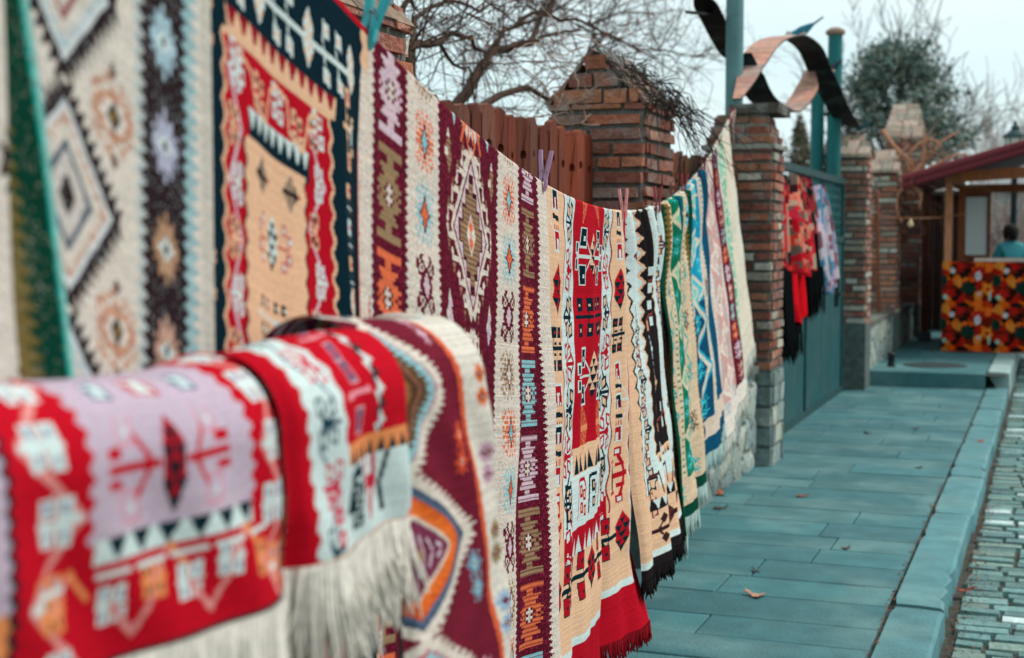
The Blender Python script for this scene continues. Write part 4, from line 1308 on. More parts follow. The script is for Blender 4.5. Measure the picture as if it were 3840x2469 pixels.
for x, y, s, a, c, lb in [(-1.13, 5.88, .050, 2.9, 'b98a72', 'large curled tan leaf lying on the pavement in front of the red fringed rug'), (-1.334, 8.29, .040, .5, '8f4a34', 'small red brown leaf flat on the pavement below the pale pink rug'),
                      (-1.786, 8.17, .050, 1.9, 'a8533a', 'orange brown leaf against the foot of the stone wall'), (-1.70, 7.75, .045, .3, '4a3a33', 'dark withered leaf by the wall beside the green rug fringe'),
                      (-.78, 9.6, .035, 1.2, '4d4038', 'dark leaf scrap near the kerb on the far pavement'), (-1.30, 11.2, .045, 2.2, '3f3a36', 'dark leaf on the pavement before the green gate'), (-.98, 11.6, .035, .8, '45403a', 'tiny dark leaf in the middle of the pavement before the gate'),
                      (-.90, 6.95, .028, 1.0, '50463e', 'tiny brown scrap of leaf on a slab near the kerb'), (-1.22, 6.33, .030, 2.1, '4b5a58', 'grey flat leaf in front of the red fringed rug')]:
    leaf(x, y, 0, s, a, S(c), lb, .5 if s > .045 else .2)
leaf(-.335, 6.62, ROADZ + .01, .05, .4, S('8a3f2e'), 'rusty leaf heap in the gutter beside the kerb', .7)
leaf(-.46, 10.95, .004, .05, 1.4, S('8f4a30'), 'rusty leaf lying in a kerb joint', .4)

# ------------------------------------------------------------------ walls, pillars, fence
BRC = ['94574a', 'a0604d', '8a5448', 'a8674f', '96685c', '84584e', 'a07564', 'b07459']
def brickwork(mb, x0, x1, y0, y1, z0, z1, course=.0655, joint=.021, pale=.06, ztop=None, dark=1.0, cols=None):
    """courses of single bricks round a core; ztop(x, y) may cut a gable"""
    z = z0; k = 0
    while z < z1 - .01:
        zt = min(z + course - joint, z1)
        for face in range(4):
            L = (x1 - x0) if face in (0, 2) else (y1 - y0)
            s = -rnd.uniform(0, .12) if k % 2 else -rnd.uniform(0, .05)
            while s < L:
                l = rnd.choice([.12, .13, .25, .24, .26, .25])
                a, b = max(0, s), min(L, s + l - joint * .8)
                s += l
                if b - a < .02: continue
                pr = rnd.uniform(.004, .014)
                c = S(rnd.choice(cols)) if cols else S(rnd.choice(BRC)) if rnd.random() > pale else S(rnd.choice(['b9b4a6', 'a89a88', 'c2b8a8']))
                c = jt(c, .7, 1.15, dark)
                dz = rnd.uniform(-.004, .004); D_ = .03
                if face == 0: bx = (x0 + a, x0 + b, y0 - pr, y0 + D_)
                elif face == 2: bx = (x0 + a, x0 + b, y1 - D_, y1 + pr)
                elif face == 1: bx = (x1 - D_, x1 + pr, y0 + a, y0 + b)
                else: bx = (x0 - pr, x0 + D_, y0 + a, y0 + b)
                if face in (1, 3): bx = (bx[0], bx[1], max(bx[2], y0 + .032), min(bx[3], y1 - .032))
                if bx[3] - bx[2] < .01: continue
                mb.box(bx[0], bx[1], bx[2], bx[3], z + dz, zt + dz, c, .004)
        z += course; k += 1

def pillar(name, label, x0, x1, y0, y1, base_z, z1, kind, peak=0.22, pale=.06, dark=1.0, rooftint='6f5a50', z0=0.0):
    t = thing(name, label, 'pillar', ((x0 + x1) / 2, (y0 + y1) / 2, z0), 'brick pillars along the wall')
    mb = MB(); e = .02
    mb.box(x0 + .012, x1 - .012, y0 + .012, y1 - .012, base_z, z1 - .01, S('6e6f69'))
    mc = mb.build('mortar', M_mortar, t)
    mb = MB(); brickwork(mb, x0, x1, y0, y1, base_z + .004, z1, pale=pale, dark=dark); mb.build('brickwork', M_brick, t)
    mb = MB(); mb.box(x0 - .004, x1 + .010, y0 - .010, y1 + .004, z0 - .05, base_z, S('58625f'), .003)
    if kind == 'stepped': brickwork(mb, x0 - .004, x1 + .012, y0 - .012, y1 + .004, z0, base_z - .02, course=.135, joint=.02, cols=['8f9c98', '7c8a88', 'a5a89c', '6f7d7c', '98a09a'])
    mb.build('stone_foot', M_stone, t)
    xc = (x0 + x1) / 2
    if kind == 'gable':
        mb = MB()
        n = max(2, int(peak / .066)); h = peak / n; hw = (x1 - x0) / 2
        for i in range(n):
            wa = hw * (1 - (i + .35) / n)
            # end faces in courses
            s = -wa
            mb.box(xc - wa + .01, xc + wa - .01, y0 + .014, y1 - .014, z1 + i * h - .008, z1 + (i + 1) * h - .01, S('77766f'))
            while s < wa - .01:
                l = rnd.choice([.12, .2, .24]); b = min(wa, s + l - .014)
                c = jt(S(rnd.choice(BRC)), .7, 1.1, dark)
                if b - s > .03:
                    mb.box(xc + s, xc + b, y0 - .008, y0 + .05, z1 + i * h + .004, z1 + (i + 1) * h - .014, c, .004)
                    mb.box(xc + s, xc + b, y1 - .05, y1 + .008, z1 + i * h + .004, z1 + (i + 1) * h - .014, c, .004)
                s += l
        mb.build('gable', M_brick, t)
        mb = MB()
        for sg in (-1, 1):
            rows = 4
            for i in range(rows):
                f0, f1 = i / rows, (i + 1) / rows
                yy = y0 - .004
                while yy < y1 - .02:
                    l = rnd.uniform(.11, .2); yb = min(yy + l - .012, y1 + .004)
                    c = jt(S(rnd.choice([rooftint, '7a6258', '66605a', '85705f'])), .75, 1.2, dark)
                    p = []
                    for f in (f0 + .01, f1 - .03):
                        px = xc + sg * (hw + .004) * (1 - f); pz = z1 - .01 + (peak + .03) * f
                        p.append((px, pz))
                    n_ = np.array((sg * peak, 0, hw)); n_ = n_ / np.linalg.norm(n_) * rnd.uniform(.012, .020)
                    vs = []
                    for (px, pz) in p:
                        for q in (yy, yb):
                            vs.append((px, q, pz)); vs.append((px + n_[0], q, pz + n_[2]))
                    mb.add(vs, [(1, 3, 7, 5), (0, 4, 6, 2), (0, 1, 5, 4), (2, 6, 7, 3), (0, 2, 3, 1), (4, 5, 7, 6)], c)
                    yy += l
        mb.build('sloping_cap', M_brick, t)
    elif kind == 'slope':
        ym = (y0 + y1) / 2
        mb = MB(); q0, q1 = .02, .075
        mb.add([(x0 - .01, y0 - .01, z1 - .01), (x1 + .01, y0 - .01, z1 - .01), (x1 + .01, y1 + .01, z1 - .01), (x0 - .01, y1 + .01, z1 - .01), (x0 + q1, ym - .03, z1 + peak), (x1 - q1, ym - .03, z1 + peak), (x1 - q1, ym + .03, z1 + peak), (x0 + q1, ym + .03, z1 + peak)],
               [(3, 2, 1, 0), (4, 5, 6, 7), (0, 1, 5, 4), (1, 2, 6, 5), (2, 3, 7, 6), (3, 0, 4, 7)], S('7d7468'))
        mb.build('cap_core', M_mortar, t)
        mb = MB(); rows = max(3, int(peak / .075))
        for sg in (-1, 1):
            for i in range(rows):
                f0, f1 = i / rows, (i + .93) / rows
                xa = x0 - .025 + (q1 + .03) * f0; xb = x1 + .025 - (q1 + .03) * f0
                xx = xa
                while xx < xb - .02:
                    l = rnd.uniform(.10, .24); xe = min(xx + l - .010, xb)
                    c = jt(S(rnd.choice([rooftint, 'b59c8c', 'a8917f', 'c0a898'])), .82, 1.15, dark)
                    hy = (y1 - y0) / 2 + .02
                    ya, yb = ym + sg * (hy * (1 - f0) + .035), ym + sg * (hy * (1 - f1) + .028)
                    za, zb = z1 + peak * f0 + .004, z1 + peak * f1 + .010
                    mb.add([(xx, ya, za), (xe, ya, za), (xe, yb, zb), (xx, yb, zb), (xx, ya, za - .035), (xe, ya, za - .035), (xe, yb, zb - .035), (xx, yb, zb - .035)],
                           [(0, 1, 2, 3), (7, 6, 5, 4), (0, 4, 5, 1), (1, 5, 6, 2), (2, 6, 7, 3), (3, 7, 4, 0)], c)
                    xx += l
        mb.build('sloping_cap', M_brick, t)
    elif kind == 'stepped':
        mb = MB()
        mb.box(x0 - .022, x1 + .022, y0 - .022, y1 + .022, z1 - .004, z1 + .028, S('8b8a80'), .004)
        for i in range(3):
            q = .012 + i * .020
            mb.box(x0 + q + .012, x1 - q - .012, y0 + q + .012, y1 - q - .012, z1 + .024 + i * .066, z1 + .094 + i * .066, S('77766f'))
            brickwork(mb, x0 + q, x1 - q, y0 + q, y1 - q, z1 + .030 + i * .066, z1 + .030 + i * .066 + .05, dark=.8)
        mb.build('stepped_top', M_brick, t)
        mb = MB(); mb.box(x0 + .16, x1 + .03, y0 + .02, y1 + .02, z1 + .230, z1 + .285, S('4f4640'), .008); mb.build('cap_slab', M_brick, t)
    return t

BX0, BX1 = -2.17, -1.72
pillar('brick_pillar', 'brick pillar with weathered sloping cap behind the turquoise peg', BX0, BX1, 3.26, 3.73, .64, 2.10, 'gable')
pillar('brick_pillar', 'gabled brick pillar tangled in dry creeper between two fence sections', BX0, BX1, 6.20, 6.75, .64, 2.11, 'gable', .23, .07)
pillar('brick_pillar', 'brick gate pillar with stepped top where the clothesline is tied', BX0, BX1, 9.35, 9.78, .64, 2.10, 'stepped', pale=.10, dark=.9)
pillar('brick_pillar', 'narrow brick pillar right of the green gate, grey cement foot', -2.15, -1.72, 14.42, 14.85, .66, 2.34, 'slope', .2, .16, z0=0.0, rooftint='8a7a6c')
pillar('brick_pillar', 'brick pillar beyond the gate with pale sloping cap and twisted vine', -2.14, -1.72, 17.40, 17.86, .62, 2.32, 'slope', .24, .12, z0=UP, rooftint='b0a292')
pillar('brick_pillar', 'tall far brick pillar with a pale tiled cap in front of the dark conifer', -2.16, -1.68, 20.2, 20.75, .6, 2.90, 'slope', .46, .2, z0=UP, rooftint='c4b2a2')
# white lime patches on the creeper pillar
# rubble stone base walls
def stone_wall(label, y0, y1, x0, x1, zb, z1, cap=True, seed=1):
    r2 = random.Random(seed)
    t = thing('stone_wall', label, 'wall', ((x0 + x1) / 2, (y0 + y1) / 2, zb))
    ny = int((y1 - y0) / .025); nz = max(6, int((z1 - zb) / .025))
    Yv = np.linspace(y0, y1, ny + 1); Zv = np.linspace(zb - .04, z1, nz + 1)
    pts = np.array([(r2.uniform(y0 - .1, y1 + .1), r2.uniform(zb - .1, z1 + .1)) for _ in range(int((y1 - y0) * (z1 - zb) / .040))])
    cc = np.array([S(r2.choice(['8f9c98', '9aa39c', '7c8a88', '88918a', 'a5a89c', '6f7d7c'])) for _ in pts])
    YY, ZZ = np.meshgrid(Yv, Zv)
    d = np.hypot(YY[..., None] - pts[:, 0], (ZZ[..., None] - pts[:, 1]) * 1.25)
    ds = np.sort(d, -1); edge = np.clip((ds[..., 1] - ds[..., 0]) / .05, 0, 1)
    XX = x1 - .03 + .035 * edge ** .6
    V = np.stack([XX, YY, ZZ], -1).reshape(-1, 3)
    idx = np.arange((nz + 1) * (ny + 1)).reshape(nz + 1, ny + 1)
    F_ = np.stack([idx[:-1, :-1], idx[:-1, 1:], idx[1:, 1:], idx[1:, :-1]], -1).reshape(-1, 4)
    yc = (YY[:-1, :-1] + YY[1:, 1:]) / 2; zc = (ZZ[:-1, :-1] + ZZ[1:, 1:]) / 2
    d = np.hypot(yc[..., None] - pts[:, 0], (zc[..., None] - pts[:, 1]) * 1.25)
    ii = d.argmin(-1); dd = np.sort(d, -1); m_ = (dd[..., 1] - dd[..., 0]) < .018
    col = cc[ii]; col[m_] = S('5f625c')
    raw_mesh('stone_facing', V, F_, col.reshape(-1, 3), M_stone, t, smooth=False)
    mb = MB(); mb.box(x0, x1 - .032, y0, y1, zb - .04, z1 - .002, S('6f716a')); mb.build('core', M_mortar, t)
    if cap:
        mb = MB(); yy = y0
        while yy < y1 - .02:
            l = r2.uniform(.3, .55); mb.box(x0 - .02, x1 + .015, yy, min(yy + l - .01, y1), z1 + .001, z1 + .05, tuple(q * r2.uniform(.7, 1) for q in S('6a6a64')), .005); yy += l
        mb.build('coping', M_stone, t)
stone_wall('rubble stone base wall under the far wooden fence, behind the hanging rugs', 6.80, 9.29, -2.15, -1.80, 0, .62, True, 3)
stone_wall('rubble stone base wall under the near wooden fence, behind the peach rug', 3.88, 6.15, -2.15, -1.80, 0, .62, True, 4)
stone_wall('rubble stone base wall behind the nearest rugs', .2, 3.25, -2.15, -1.80, 0, .62, True, 5)
stone_wall('low white stone wall with dark coping beyond the gate', 14.9, 17.35, -2.15, -1.74, UP, .60, True, 6)
stone_wall('dark low stone wall beyond the vine pillar', 17.9, 20.15, -2.15, -1.76, UP, .58, True, 7)

def picket_fence(label, y0, y1, pitch=.117, x=-1.96, z0=.67, zt=1.985, tone=('743019', '602815', '7a3c28', '683c2e', '784638')):
    t = thing('wooden_fence', label, 'fence', (x, (y0 + y1) / 2, z0))
    n = int((y1 - y0) / pitch)
    for i in range(n):
        yc = y0 + (i + .5) * (y1 - y0) / n; hw = (y1 - y0) / n / 2 - .004
        z1 = zt + rnd.uniform(-.022, .018)
        hc = (0, z1 - .155 + rnd.uniform(-.008, .008)); hr = .017
        out = []
        m = 28
        ring_o, ring_i = [], []
        for k in range(m):
            a = 2 * math.pi * k / m + .01
            dx, dz = math.cos(a), math.sin(a)
            # ray from hole centre to the outline: rounded top, straight sides, flat foot
            best = 1e9
            if abs(dx) > 1e-6: best = min(best, hw / abs(dx))
            if dz < 0: best = min(best, (hc[1] - z0) / -dz)
            lo, hi = 0, best
            def inside(s):
                px, pz = dx * s, hc[1] + dz * s
                if pz <= z1 - hw * .95: return abs(px) <= hw + 1e-9
                return (px / hw) ** 2 + ((pz - (z1 - hw * .95)) / (hw * .95)) ** 2 <= 1
            if not inside(best * .9999):
                for _ in range(24):
                    md = (lo + hi) / 2
                    if inside(md): lo = md
                    else: hi = md
                best = lo
            ring_o.append((dx * best, hc[1] + dz * best)); ring_i.append((dx * .021, hc[1] + dz * .019))
        vs = []; th = .016
        tw = rnd.uniform(-.006, .006)
        for xx in (x + th, x - th):
            for (a, b) in ring_o + ring_i: vs.append((xx + tw * (1 if a > 0 else -1), yc + a, b))
        fs = []
        for k in range(m):
            k2 = (k + 1) % m
            fs += [(k, k2, m + k2, m + k), (2 * m + k2, 2 * m + k, 3 * m + k, 3 * m + k2), (k2, k, 2 * m + k, 2 * m + k2), (m + k, m + k2, 3 * m + k2, 3 * m + k)]
        mb = MB(); mb.add(vs, fs, jt(S(rnd.choice(tone)), .75, 1.2))
        mb.build('picket', M_wood, t)
    mb = MB(); mb.box(x - .060, x - .052, y0, y1, z0, zt - .07, S('2a1d18')); mb.build('backing_board', M_wood, t)
    for zz in (z0 + .25, zt - .42):
        mb = MB(); mb.box(x - .050, x - .0175, y0, y1, zz, zz + .07, S('6a3a24')); mb.build('rail', M_wood, t)
picket_fence('rust coloured picket fence with round topped pierced boards between the two gabled pillars', 3.86, 6.17)
picket_fence('darker picket fence section behind the blue rug, beside the gate pillar', 6.78, 9.33, tone=('5a3622', '4e3120', '643e28', '463020'))

# dry creeper over the second pillar
def wander(p, d, L, n, wob, grav=0):
    P = [np.array(p, float)]; d = np.array(d, float); d /= np.linalg.norm(d)
    for i in range(n):
        d = d + np.array([rnd.gauss(0, wob), rnd.gauss(0, wob), rnd.gauss(0, wob) - grav]); d /= np.linalg.norm(d)
        P.append(P[-1] + d * L / n)
    return P
t = thing('dry_creeper', 'bare dark creeper tangled over the cap of the gabled brick pillar', 'creeper', (-1.95, 6.45, 2.1))
mb = MB()
for i in range(190):
    f = rnd.random() ** .8; y = rnd.uniform(6.15, 6.85)
    x = -1.93 + .27 * f; z = 2.36 - .25 * abs(x + 1.945) / .25 + rnd.uniform(.0, .05)
    P = wander((x, y, z), (rnd.uniform(.1, 1), rnd.uniform(-1, .6), rnd.uniform(-.9, .1)), rnd.uniform(.08, .22), 6, .35, .05)
    mb.tube(P, [.0028 * (1 - k / 9) for k in range(7)], 4, jt(S('3d332f'), .6, 1.3), False)
for i in range(34):
    P = wander((-1.69 + rnd.uniform(-.03, .05), rnd.uniform(6.3, 6.95), 2.14 + rnd.uniform(-.05, .08)), (.35, .5, -.5), rnd.uniform(.3, .75), 8, .22, .10)
    mb.tube(P, [.003 * (1 - k / 11) for k in range(9)], 4, S('332b29'), False)
mb.build('dark_twigs', M_bark, t)
mb = MB()
for i in range(24):
    P = wander((-2.0 + rnd.uniform(-.16, .12), 6.12 + rnd.uniform(-.06, .1), 2.16 + rnd.uniform(-.16, .22)), (-.5, rnd.uniform(-.8, .2), rnd.uniform(-.5, .5)), rnd.uniform(.15, .45), 8, .38, .02)
    mb.tube(P, [.0035 * (1 - k / 12) for k in range(9)], 5, jt(S('9a7f72'), .8, 1.2), False)
mb.build('pale_stems', M_bark, t)

# ------------------------------------------------------------------ bare tree behind the fence
def twigs(mb, p, d, L, r, depth, col, wob=.16, up=.02):
    n = 5
    P = wander(p, d, L, n, wob, -up)
    mb.tube(P, [max(.0012, r * (1 - .6 * k / n)) for k in range(n + 1)], 4 if depth < 2 else 5, jt(col, .75, 1.2), False)
    if depth <= 0: return
    for k in range(rnd.randint(3, 5)):
        i = rnd.randint(1, n); b = P[i]
        dd = P[i] - P[i - 1]; dd /= np.linalg.norm(dd)
        nd = dd + np.array([rnd.gauss(0, .6), rnd.gauss(0, .6), rnd.gauss(.05, .55)])
        twigs(mb, b, nd, L * rnd.uniform(.45, .75), r * .55, depth - 1, col, wob, up)
t = thing('bare_tree', 'bare branching tree with tiny rust buds behind the picket fence', 'tree', (-3.5, 7.6, 0))
BK = S('4a3a32')
limbs = [[(-3.45, 7.72, 1.5), (-3.4, 8.04, 2.3), (-3.4, 8.19, 2.41), (-3.4, 8.39, 2.58), (-3.4, 8.57, 2.69), (-3.4, 8.86, 2.77), (-3.4, 9.31, 2.86), (-3.4, 9.57, 3.09), (-3.4, 9.83, 3.2), (-3.4, 9.97, 3.4)],
 [(-3.4, 7.78, 1.9), (-3.3, 8.0, 2.28), (-3.3, 8.35, 2.38), (-3.3, 8.74, 2.46), (-3.3, 9.04, 2.52), (-3.25, 9.4, 2.45), (-3.2, 10.1, 2.88), (-3.2, 10.49, 3.06)],
 [(-3.4, 7.7, 1.6), (-2.95, 6.5, 2.1), (-2.95, 6.3, 2.40), (-3.0, 6.54, 2.47), (-3.0, 6.81, 2.52), (-3.0, 7.03, 2.58), (-3.0, 7.27, 2.59), (-3.0, 7.5, 2.55)],
 [(-3.05, 6.95, 2.55), (-3.1, 7.18, 2.49), (-3.1, 7.38, 2.46), (-3.1, 7.56, 2.43)],
 [(-3.4, 8.7, 2.73), (-3.3, 9.07, 2.83), (-3.3, 9.35, 2.9), (-3.3, 9.86, 2.99), (-3.3, 10.18, 3.05)],
 [(-3.4, 8.57, 2.69), (-3.6, 9.32, 2.95), (-3.6, 9.73, 3.05), (-3.6, 10.49, 3.27), (-3.6, 10.95, 3.43)],
 [(-3.6, 9.5, 3.0), (-3.5, 9.7, 3.13), (-3.5, 10.27, 3.17), (-3.5, 11.04, 3.23), (-3.5, 11.47, 3.2), (-3.5, 12.43, 3.21), (-3.5, 14.17, 3.34), (-3.5, 15.82, 3.56)],
 [(-2.95, 6.4, 2.3), (-3.4, 7.4, 2.75), (-3.6, 8.41, 3.02), (-3.6, 8.73, 3.02), (-3.6, 9.11, 3.06), (-3.6, 9.54, 3.05), (-3.6, 9.86, 2.95)],
 [(-2.95, 6.3, 2.40), (-2.9, 6.2, 2.58), (-2.9, 6.25, 2.65), (-2.9, 6.45, 2.72), (-2.9, 6.9, 2.9)],
 [(-3.5, 11.04, 3.23), (-3.8, 11.99, 3.38), (-3.8, 12.75, 3.59), (-3.8, 14.07, 3.77), (-3.8, 15.36, 4.01)]]
mb = MB(); mb.tube([(-3.5, 7.6, -.1), (-3.48, 7.62, .8), (-3.45, 7.7, 1.62)], [.10, .075, .06], 10, BK); mb.build('trunk', M_bark, t, smooth=True)
mb = MB()
for li, l in enumerate(limbs):
    r0 = [.042, .032, .030, .014, .020, .020, .018, .018, .020, .014][li]
    # refine with wobble
    P = []
    for a, b in zip(l[:-1], l[1:]):
        a = np.array(a); b = np.array(b)
        for f in (0, .5): P.append(a + (b - a) * f + np.array([rnd.gauss(0, .012) for _ in range(3)]))
    P.append(np.array(l[-1]))
    mb.tube(P, [max(.003, r0 * (1 - .75 * k / len(P))) for k in range(len(P))], 7, jt(BK, .8, 1.1), False)
mb.build('limb', M_bark, t, smooth=True)
mb = MB(); ends = []
for li, l in enumerate(limbs):
    for a, b in zip(l[:-1], l[1:]):
        a = np.array(a); b = np.array(b)
        if b[2] < 2.2: continue
        L = np.linalg.norm(b - a); d = (b - a) / L
        for k in range(max(2, int(L * 6))):
            p = a + (b - a) * rnd.random()
            nd = d * .7 + np.array([rnd.gauss(0, .5), rnd.gauss(0, .5), rnd.gauss(.1, .6)])
            twigs(mb, p, nd, rnd.uniform(.28, .70), rnd.uniform(.0038, .0065), 2, S('4f3e37'), .14)
mb.build('twigs', M_bark, t)
vv = np.array(mb.v)
b2 = MB()
for i in range(900):
    p = vv[rnd.randrange(len(vv))]
    s_ = rnd.uniform(.006, .013)
    b2.lathe((p[0], p[1], p[2]), [(.0005, -s_), (s_ * .5, 0), (.0005, s_)], 4, jt(S('a8694f'), .8, 1.2))
b2.build('buds', M_bark, t)

# ------------------------------------------------------------------ green steel gate, posts, ribbon and birds
GT = S('2f6a6c')
gt = thing('steel_gate', 'green steel gate with lattice top between two brick pillars', 'gate', (-1.93, 12.0, 0))
GX = -1.93
mb = MB()
yy = 9.82
while yy < 14.2:
    b = min(yy + .62, 14.2); mb.box(GX - .012, GX + .012, yy + .004, b - .004, .03, 1.50, jt(S('1b4d50'), .92, 1.06)); yy += .62
mb.build('panel', M_metal, gt)
mb = MB()
for z in (.03, 1.50, 2.06): mb.box(GX - .03, GX + .03, 9.80, 14.22, z - .03, z + .03, S('184043'))
for y in (9.82, 12.0, 14.20): mb.box(GX - .028, GX + .028, y - .03, y + .03, 0.0, 2.10, S('184043'))
mb.build('frame', M_metal, gt)
mb = MB()
for i in range(36): y = 9.86 + i * .12; mb.box(GX - .002, GX + .002, y, y + .022, 1.53, 2.03, S('2c6466'))
for k in range(6): z = 1.57 + k * .08; mb.box(GX - .0075, GX - .0035, 9.85, 14.17, z, z + .022, S('285c5c'))
mb.build('lattice', M_metal, gt)
mb = MB(); mb.box(GX + .014, GX + .05, 13.72, 13.76, .86, 1.12, S('1f3f42')); mb.box(GX + .014, GX + .075, 13.70, 13.78, .96, 1.0, S('1f3f42')); mb.build('latch', M_metal, gt)
for z in (.35, 1.05, 1.75):
    mb = MB(); mb.lathe((GX + .035, 9.84, z), [(.018, 0), (.018, .13)], 8, S('1d3f42')); mb.box(GX + .012, GX + .030, 9.85, 10.10, z + .03, z + .09, S('1f4548')); mb.build('hinge', M_metal, gt)
for (x, y, z1, r, lb) in [(-2.10, 9.93, 4.2, .062, 'thick green post rising behind the stepped brick gate pillar'), (-2.02, 14.25, 3.50, .070, 'green post at the right edge of the gate, capped, nearest to the narrow pillar'), (-2.19, 14.30, 3.05, .066, 'green post behind the gate, just left of the capped one')]:
    tp = thing('steel_post', lb, 'post', (x, y, 0), 'posts of the gate')
    mb = MB(); mb.lathe((x, y, 0), [(r, -.05), (r, z1)], 18, S('5c8487') if z1 > 3.6 else S('17686a')); mb.build('shaft', M_metal, tp, smooth=False)
    mb = MB()
    mb.lathe((x, y, z1), [(r * .9, -.02), (r * 1.35, 0), (r * 1.35, .03), (r * .7, .06)], 14, S('8c7464') if z1 < 3.6 else S('3d6a6c')); mb.build('cap', M_metal, tp)

def spline(pts, n):
    P = np.array(pts, float); out = []
    for i in range(len(P) - 1):
        p0 = P[max(i - 1, 0)]; p1 = P[i]; p2 = P[i + 1]; p3 = P[min(i + 2, len(P) - 1)]
        for k in range(n):
            t_ = k / n
            out.append(.5 * ((2 * p1) + (-p0 + p2) * t_ + (2 * p0 - 5 * p1 + 4 * p2 - p3) * t_ ** 2 + (-p0 + 3 * p1 - 3 * p2 + p3) * t_ ** 3))
    out.append(P[-1]); return np.array(out)
rb = thing('ribbon_arch', 'dark metal ribbon twisted into a loop above the gate, copper underside', 'sculpture', (-2.0, 12, 2.5))
def strand(name, pts, wd, cdark, ccop, taper=True, xa=-2.0, xb=-2.0, ya=0.0, yb=1.0):
    P = spline(pts, 8); n = len(P)
    mb = MB(); th = .012
    for i in range(n - 1):
        q = []
        for j in (i, i + 1):
            t_ = j / (n - 1); w2 = wd * (1 if not taper else min(1, .25 + 4 * t_, .25 + 5 * (1 - t_)))
            d = P[min(j + 1, n - 1)] - P[max(j - 1, 0)]; nn = np.array([0, -d[1], d[0]]); nn /= np.linalg.norm(nn)
            for sx in (-.5, .5):
                for so in (-.5, .5):
                    xc_ = xa + (xb - xa) * min(1, max(0, (P[j][0] - ya) / (yb - ya)))
                    q.append((xc_ + sx * w2 + nn[0] * th * so, P[j][0] + nn[1] * th * so, P[j][1] + nn[2] * th * so))
        # order per station: (-,-),(-,+),(+,-),(+,+)
        b = len(mb.v)
        mb.v.extend(q)
        for f, c in (((1, 3, 7, 5), ccop), ((0, 4, 6, 2), cdark), ((0, 1, 5, 4), cdark), ((2, 6, 7, 3), cdark)):
            mb.f.append([k + b for k in f])
            g = rnd.uniform(.85, 1.15)
            cc = c
            if c is ccop and ccop is not DK: cc = S(['b98a78', 'b08274', 'a88a80', 'b58270'][(i // 5) % 4])
            mb.c.append(tuple(z * g for z in cc))
    mb.build(name, M_rib, rb)
DK = S('0b1012'); CP = S('b06a4f')
B = [(9.55, 2.44), (9.826, 2.581), (10.072, 2.742), (10.609, 2.945), (11.315, 3.087), (11.75, 3.135), (12.31, 3.11), (12.70, 2.985), (13.20, 2.86), (14.05, 2.70), (14.8, 2.655), (15.5, 2.68)]
A = [(9.98, 2.80), (10.08, 2.66), (10.538, 2.535), (11.353, 2.51), (11.86, 2.575), (12.531, 2.79), (12.75, 3.0)]
strand('ribbon', B, .21, DK, CP, xa=-2.0, xb=-1.92, ya=11.3, yb=13.0); strand('ribbon', A, .20, DK, CP, xa=-2.02, xb=-2.02); strand('ribbon', [(9.55, 3.17), (9.95, 3.06), (10.3, 2.96), (10.8, 2.84)], .17, DK, DK, xa=-2.27, xb=-2.27)
strand('ribbon', [(9.2, 2.985), (9.6, 3.03), (9.95, 3.08)], .06, DK, DK, xa=-2.27, xb=-2.27)
mb = MB()
for y, z in ((12.9, 2.96), (14.2, 2.72)):
    mb = MB(); mb.tube([(-2.12, y, z), (-1.92, y, z)], .012, 8, DK); mb.build('bracket', M_metal, rb)

def bird(label, loc, ang, pitch, s, cb, cw, ch, tail=.5):
    """a standing bird facing local +x; body is one lofted mesh"""
    t = thing('bird', label, 'bird', (0, 0, 0), 'birds around the gate')
    st = [(-tail, .06, .012, .055), (-.34, .02, .02, .06), (-.24, 0, .055, .075), (-.12, -.01, .095, .095), (0, 0, .110, .105), (.10, .02, .095, .092), (.17, .065, .062, .062), (.215, .115, .058, .056), (.265, .135, .054, .052), (.305, .130, .030, .030), (.318, .126, .006, .006)]
    vs = []; fs = []; n = 12
    for x, z, rz_, ry in st:
        for k in range(n):
            a = 2 * math.pi * k / n; vs.append((x, ry * math.cos(a), z + rz_ * math.sin(a)))
    mb = MB(); b = 0
    mb.v = vs
    for i in range(len(st) - 1):
        for k in range(n):
            k2 = (k + 1) % n
            up = math.sin(2 * math.pi * (k + .5) / n)
            c = ch if i >= 6 else (cb if up > -.35 or i < 3 else cw)
            mb.f.append([i * n + k, i * n + k2, (i + 1) * n + k2, (i + 1) * n + k]); mb.c.append(c)
    mb.f.append(list(range(n))[::-1]); mb.c.append(cb); mb.f.append(list(range((len(st) - 1) * n, len(st) * n))); mb.c.append(ch)
    mb.build('body', M_paint, t, smooth=True)
    for sg in (-1, 1):
        m2 = MB(); P = [(.06, sg * .100, .03), (-.08, sg * .108, .03), (-.24, sg * .080, .03), (-.38, sg * .04, .035)]
        vs = []
        for i, (x, y, z) in enumerate(P):
            h = (.055, .062, .040, .008)[i]
            vs += [(x, y, z + h), (x, y + sg * .012, z), (x, y, z - h)]
        fs = []
        for i in range(3): fs += [(i * 3, i * 3 + 1, i * 3 + 4, i * 3 + 3), (i * 3 + 1, i * 3 + 2, i * 3 + 5, i * 3 + 4), (i * 3 + 2, i * 3, i * 3 + 3, i * 3 + 5)]
        fs += [(0, 2, 1), (9, 10, 11)]
        m2.add(vs, fs, tuple(q * .75 for q in cb)); m2.build('wing', M_paint, t)
        m3 = MB(); m3.tube([(.0, sg * .04, -.09), (.01, sg * .04, -.17)], .008, 6, S('6a5a50')); m3.tube([(-.02, sg * .04, -.172), (.05, sg * .045, -.172)], .007, 5, S('6a5a50')); m3.build('leg', M_paint, t)
        m4 = MB(); m4.lathe((.275, sg * .045, .148), [(.001, -.009), (.009, 0), (.001, .009)], 8, S('0c0c0c')); m4.build('eye', M_paint, t)
    m5 = MB(); m5.tube([(.30, 0, .128), (.345, 0, .118), (.375, 0, .105)], [.016, .010, .002], 7, S('8a7a4c')); m5.build('beak', M_paint, t)
    t.location = loc; t.scale = (s, s, s); t.rotation_euler = (0, pitch, ang)
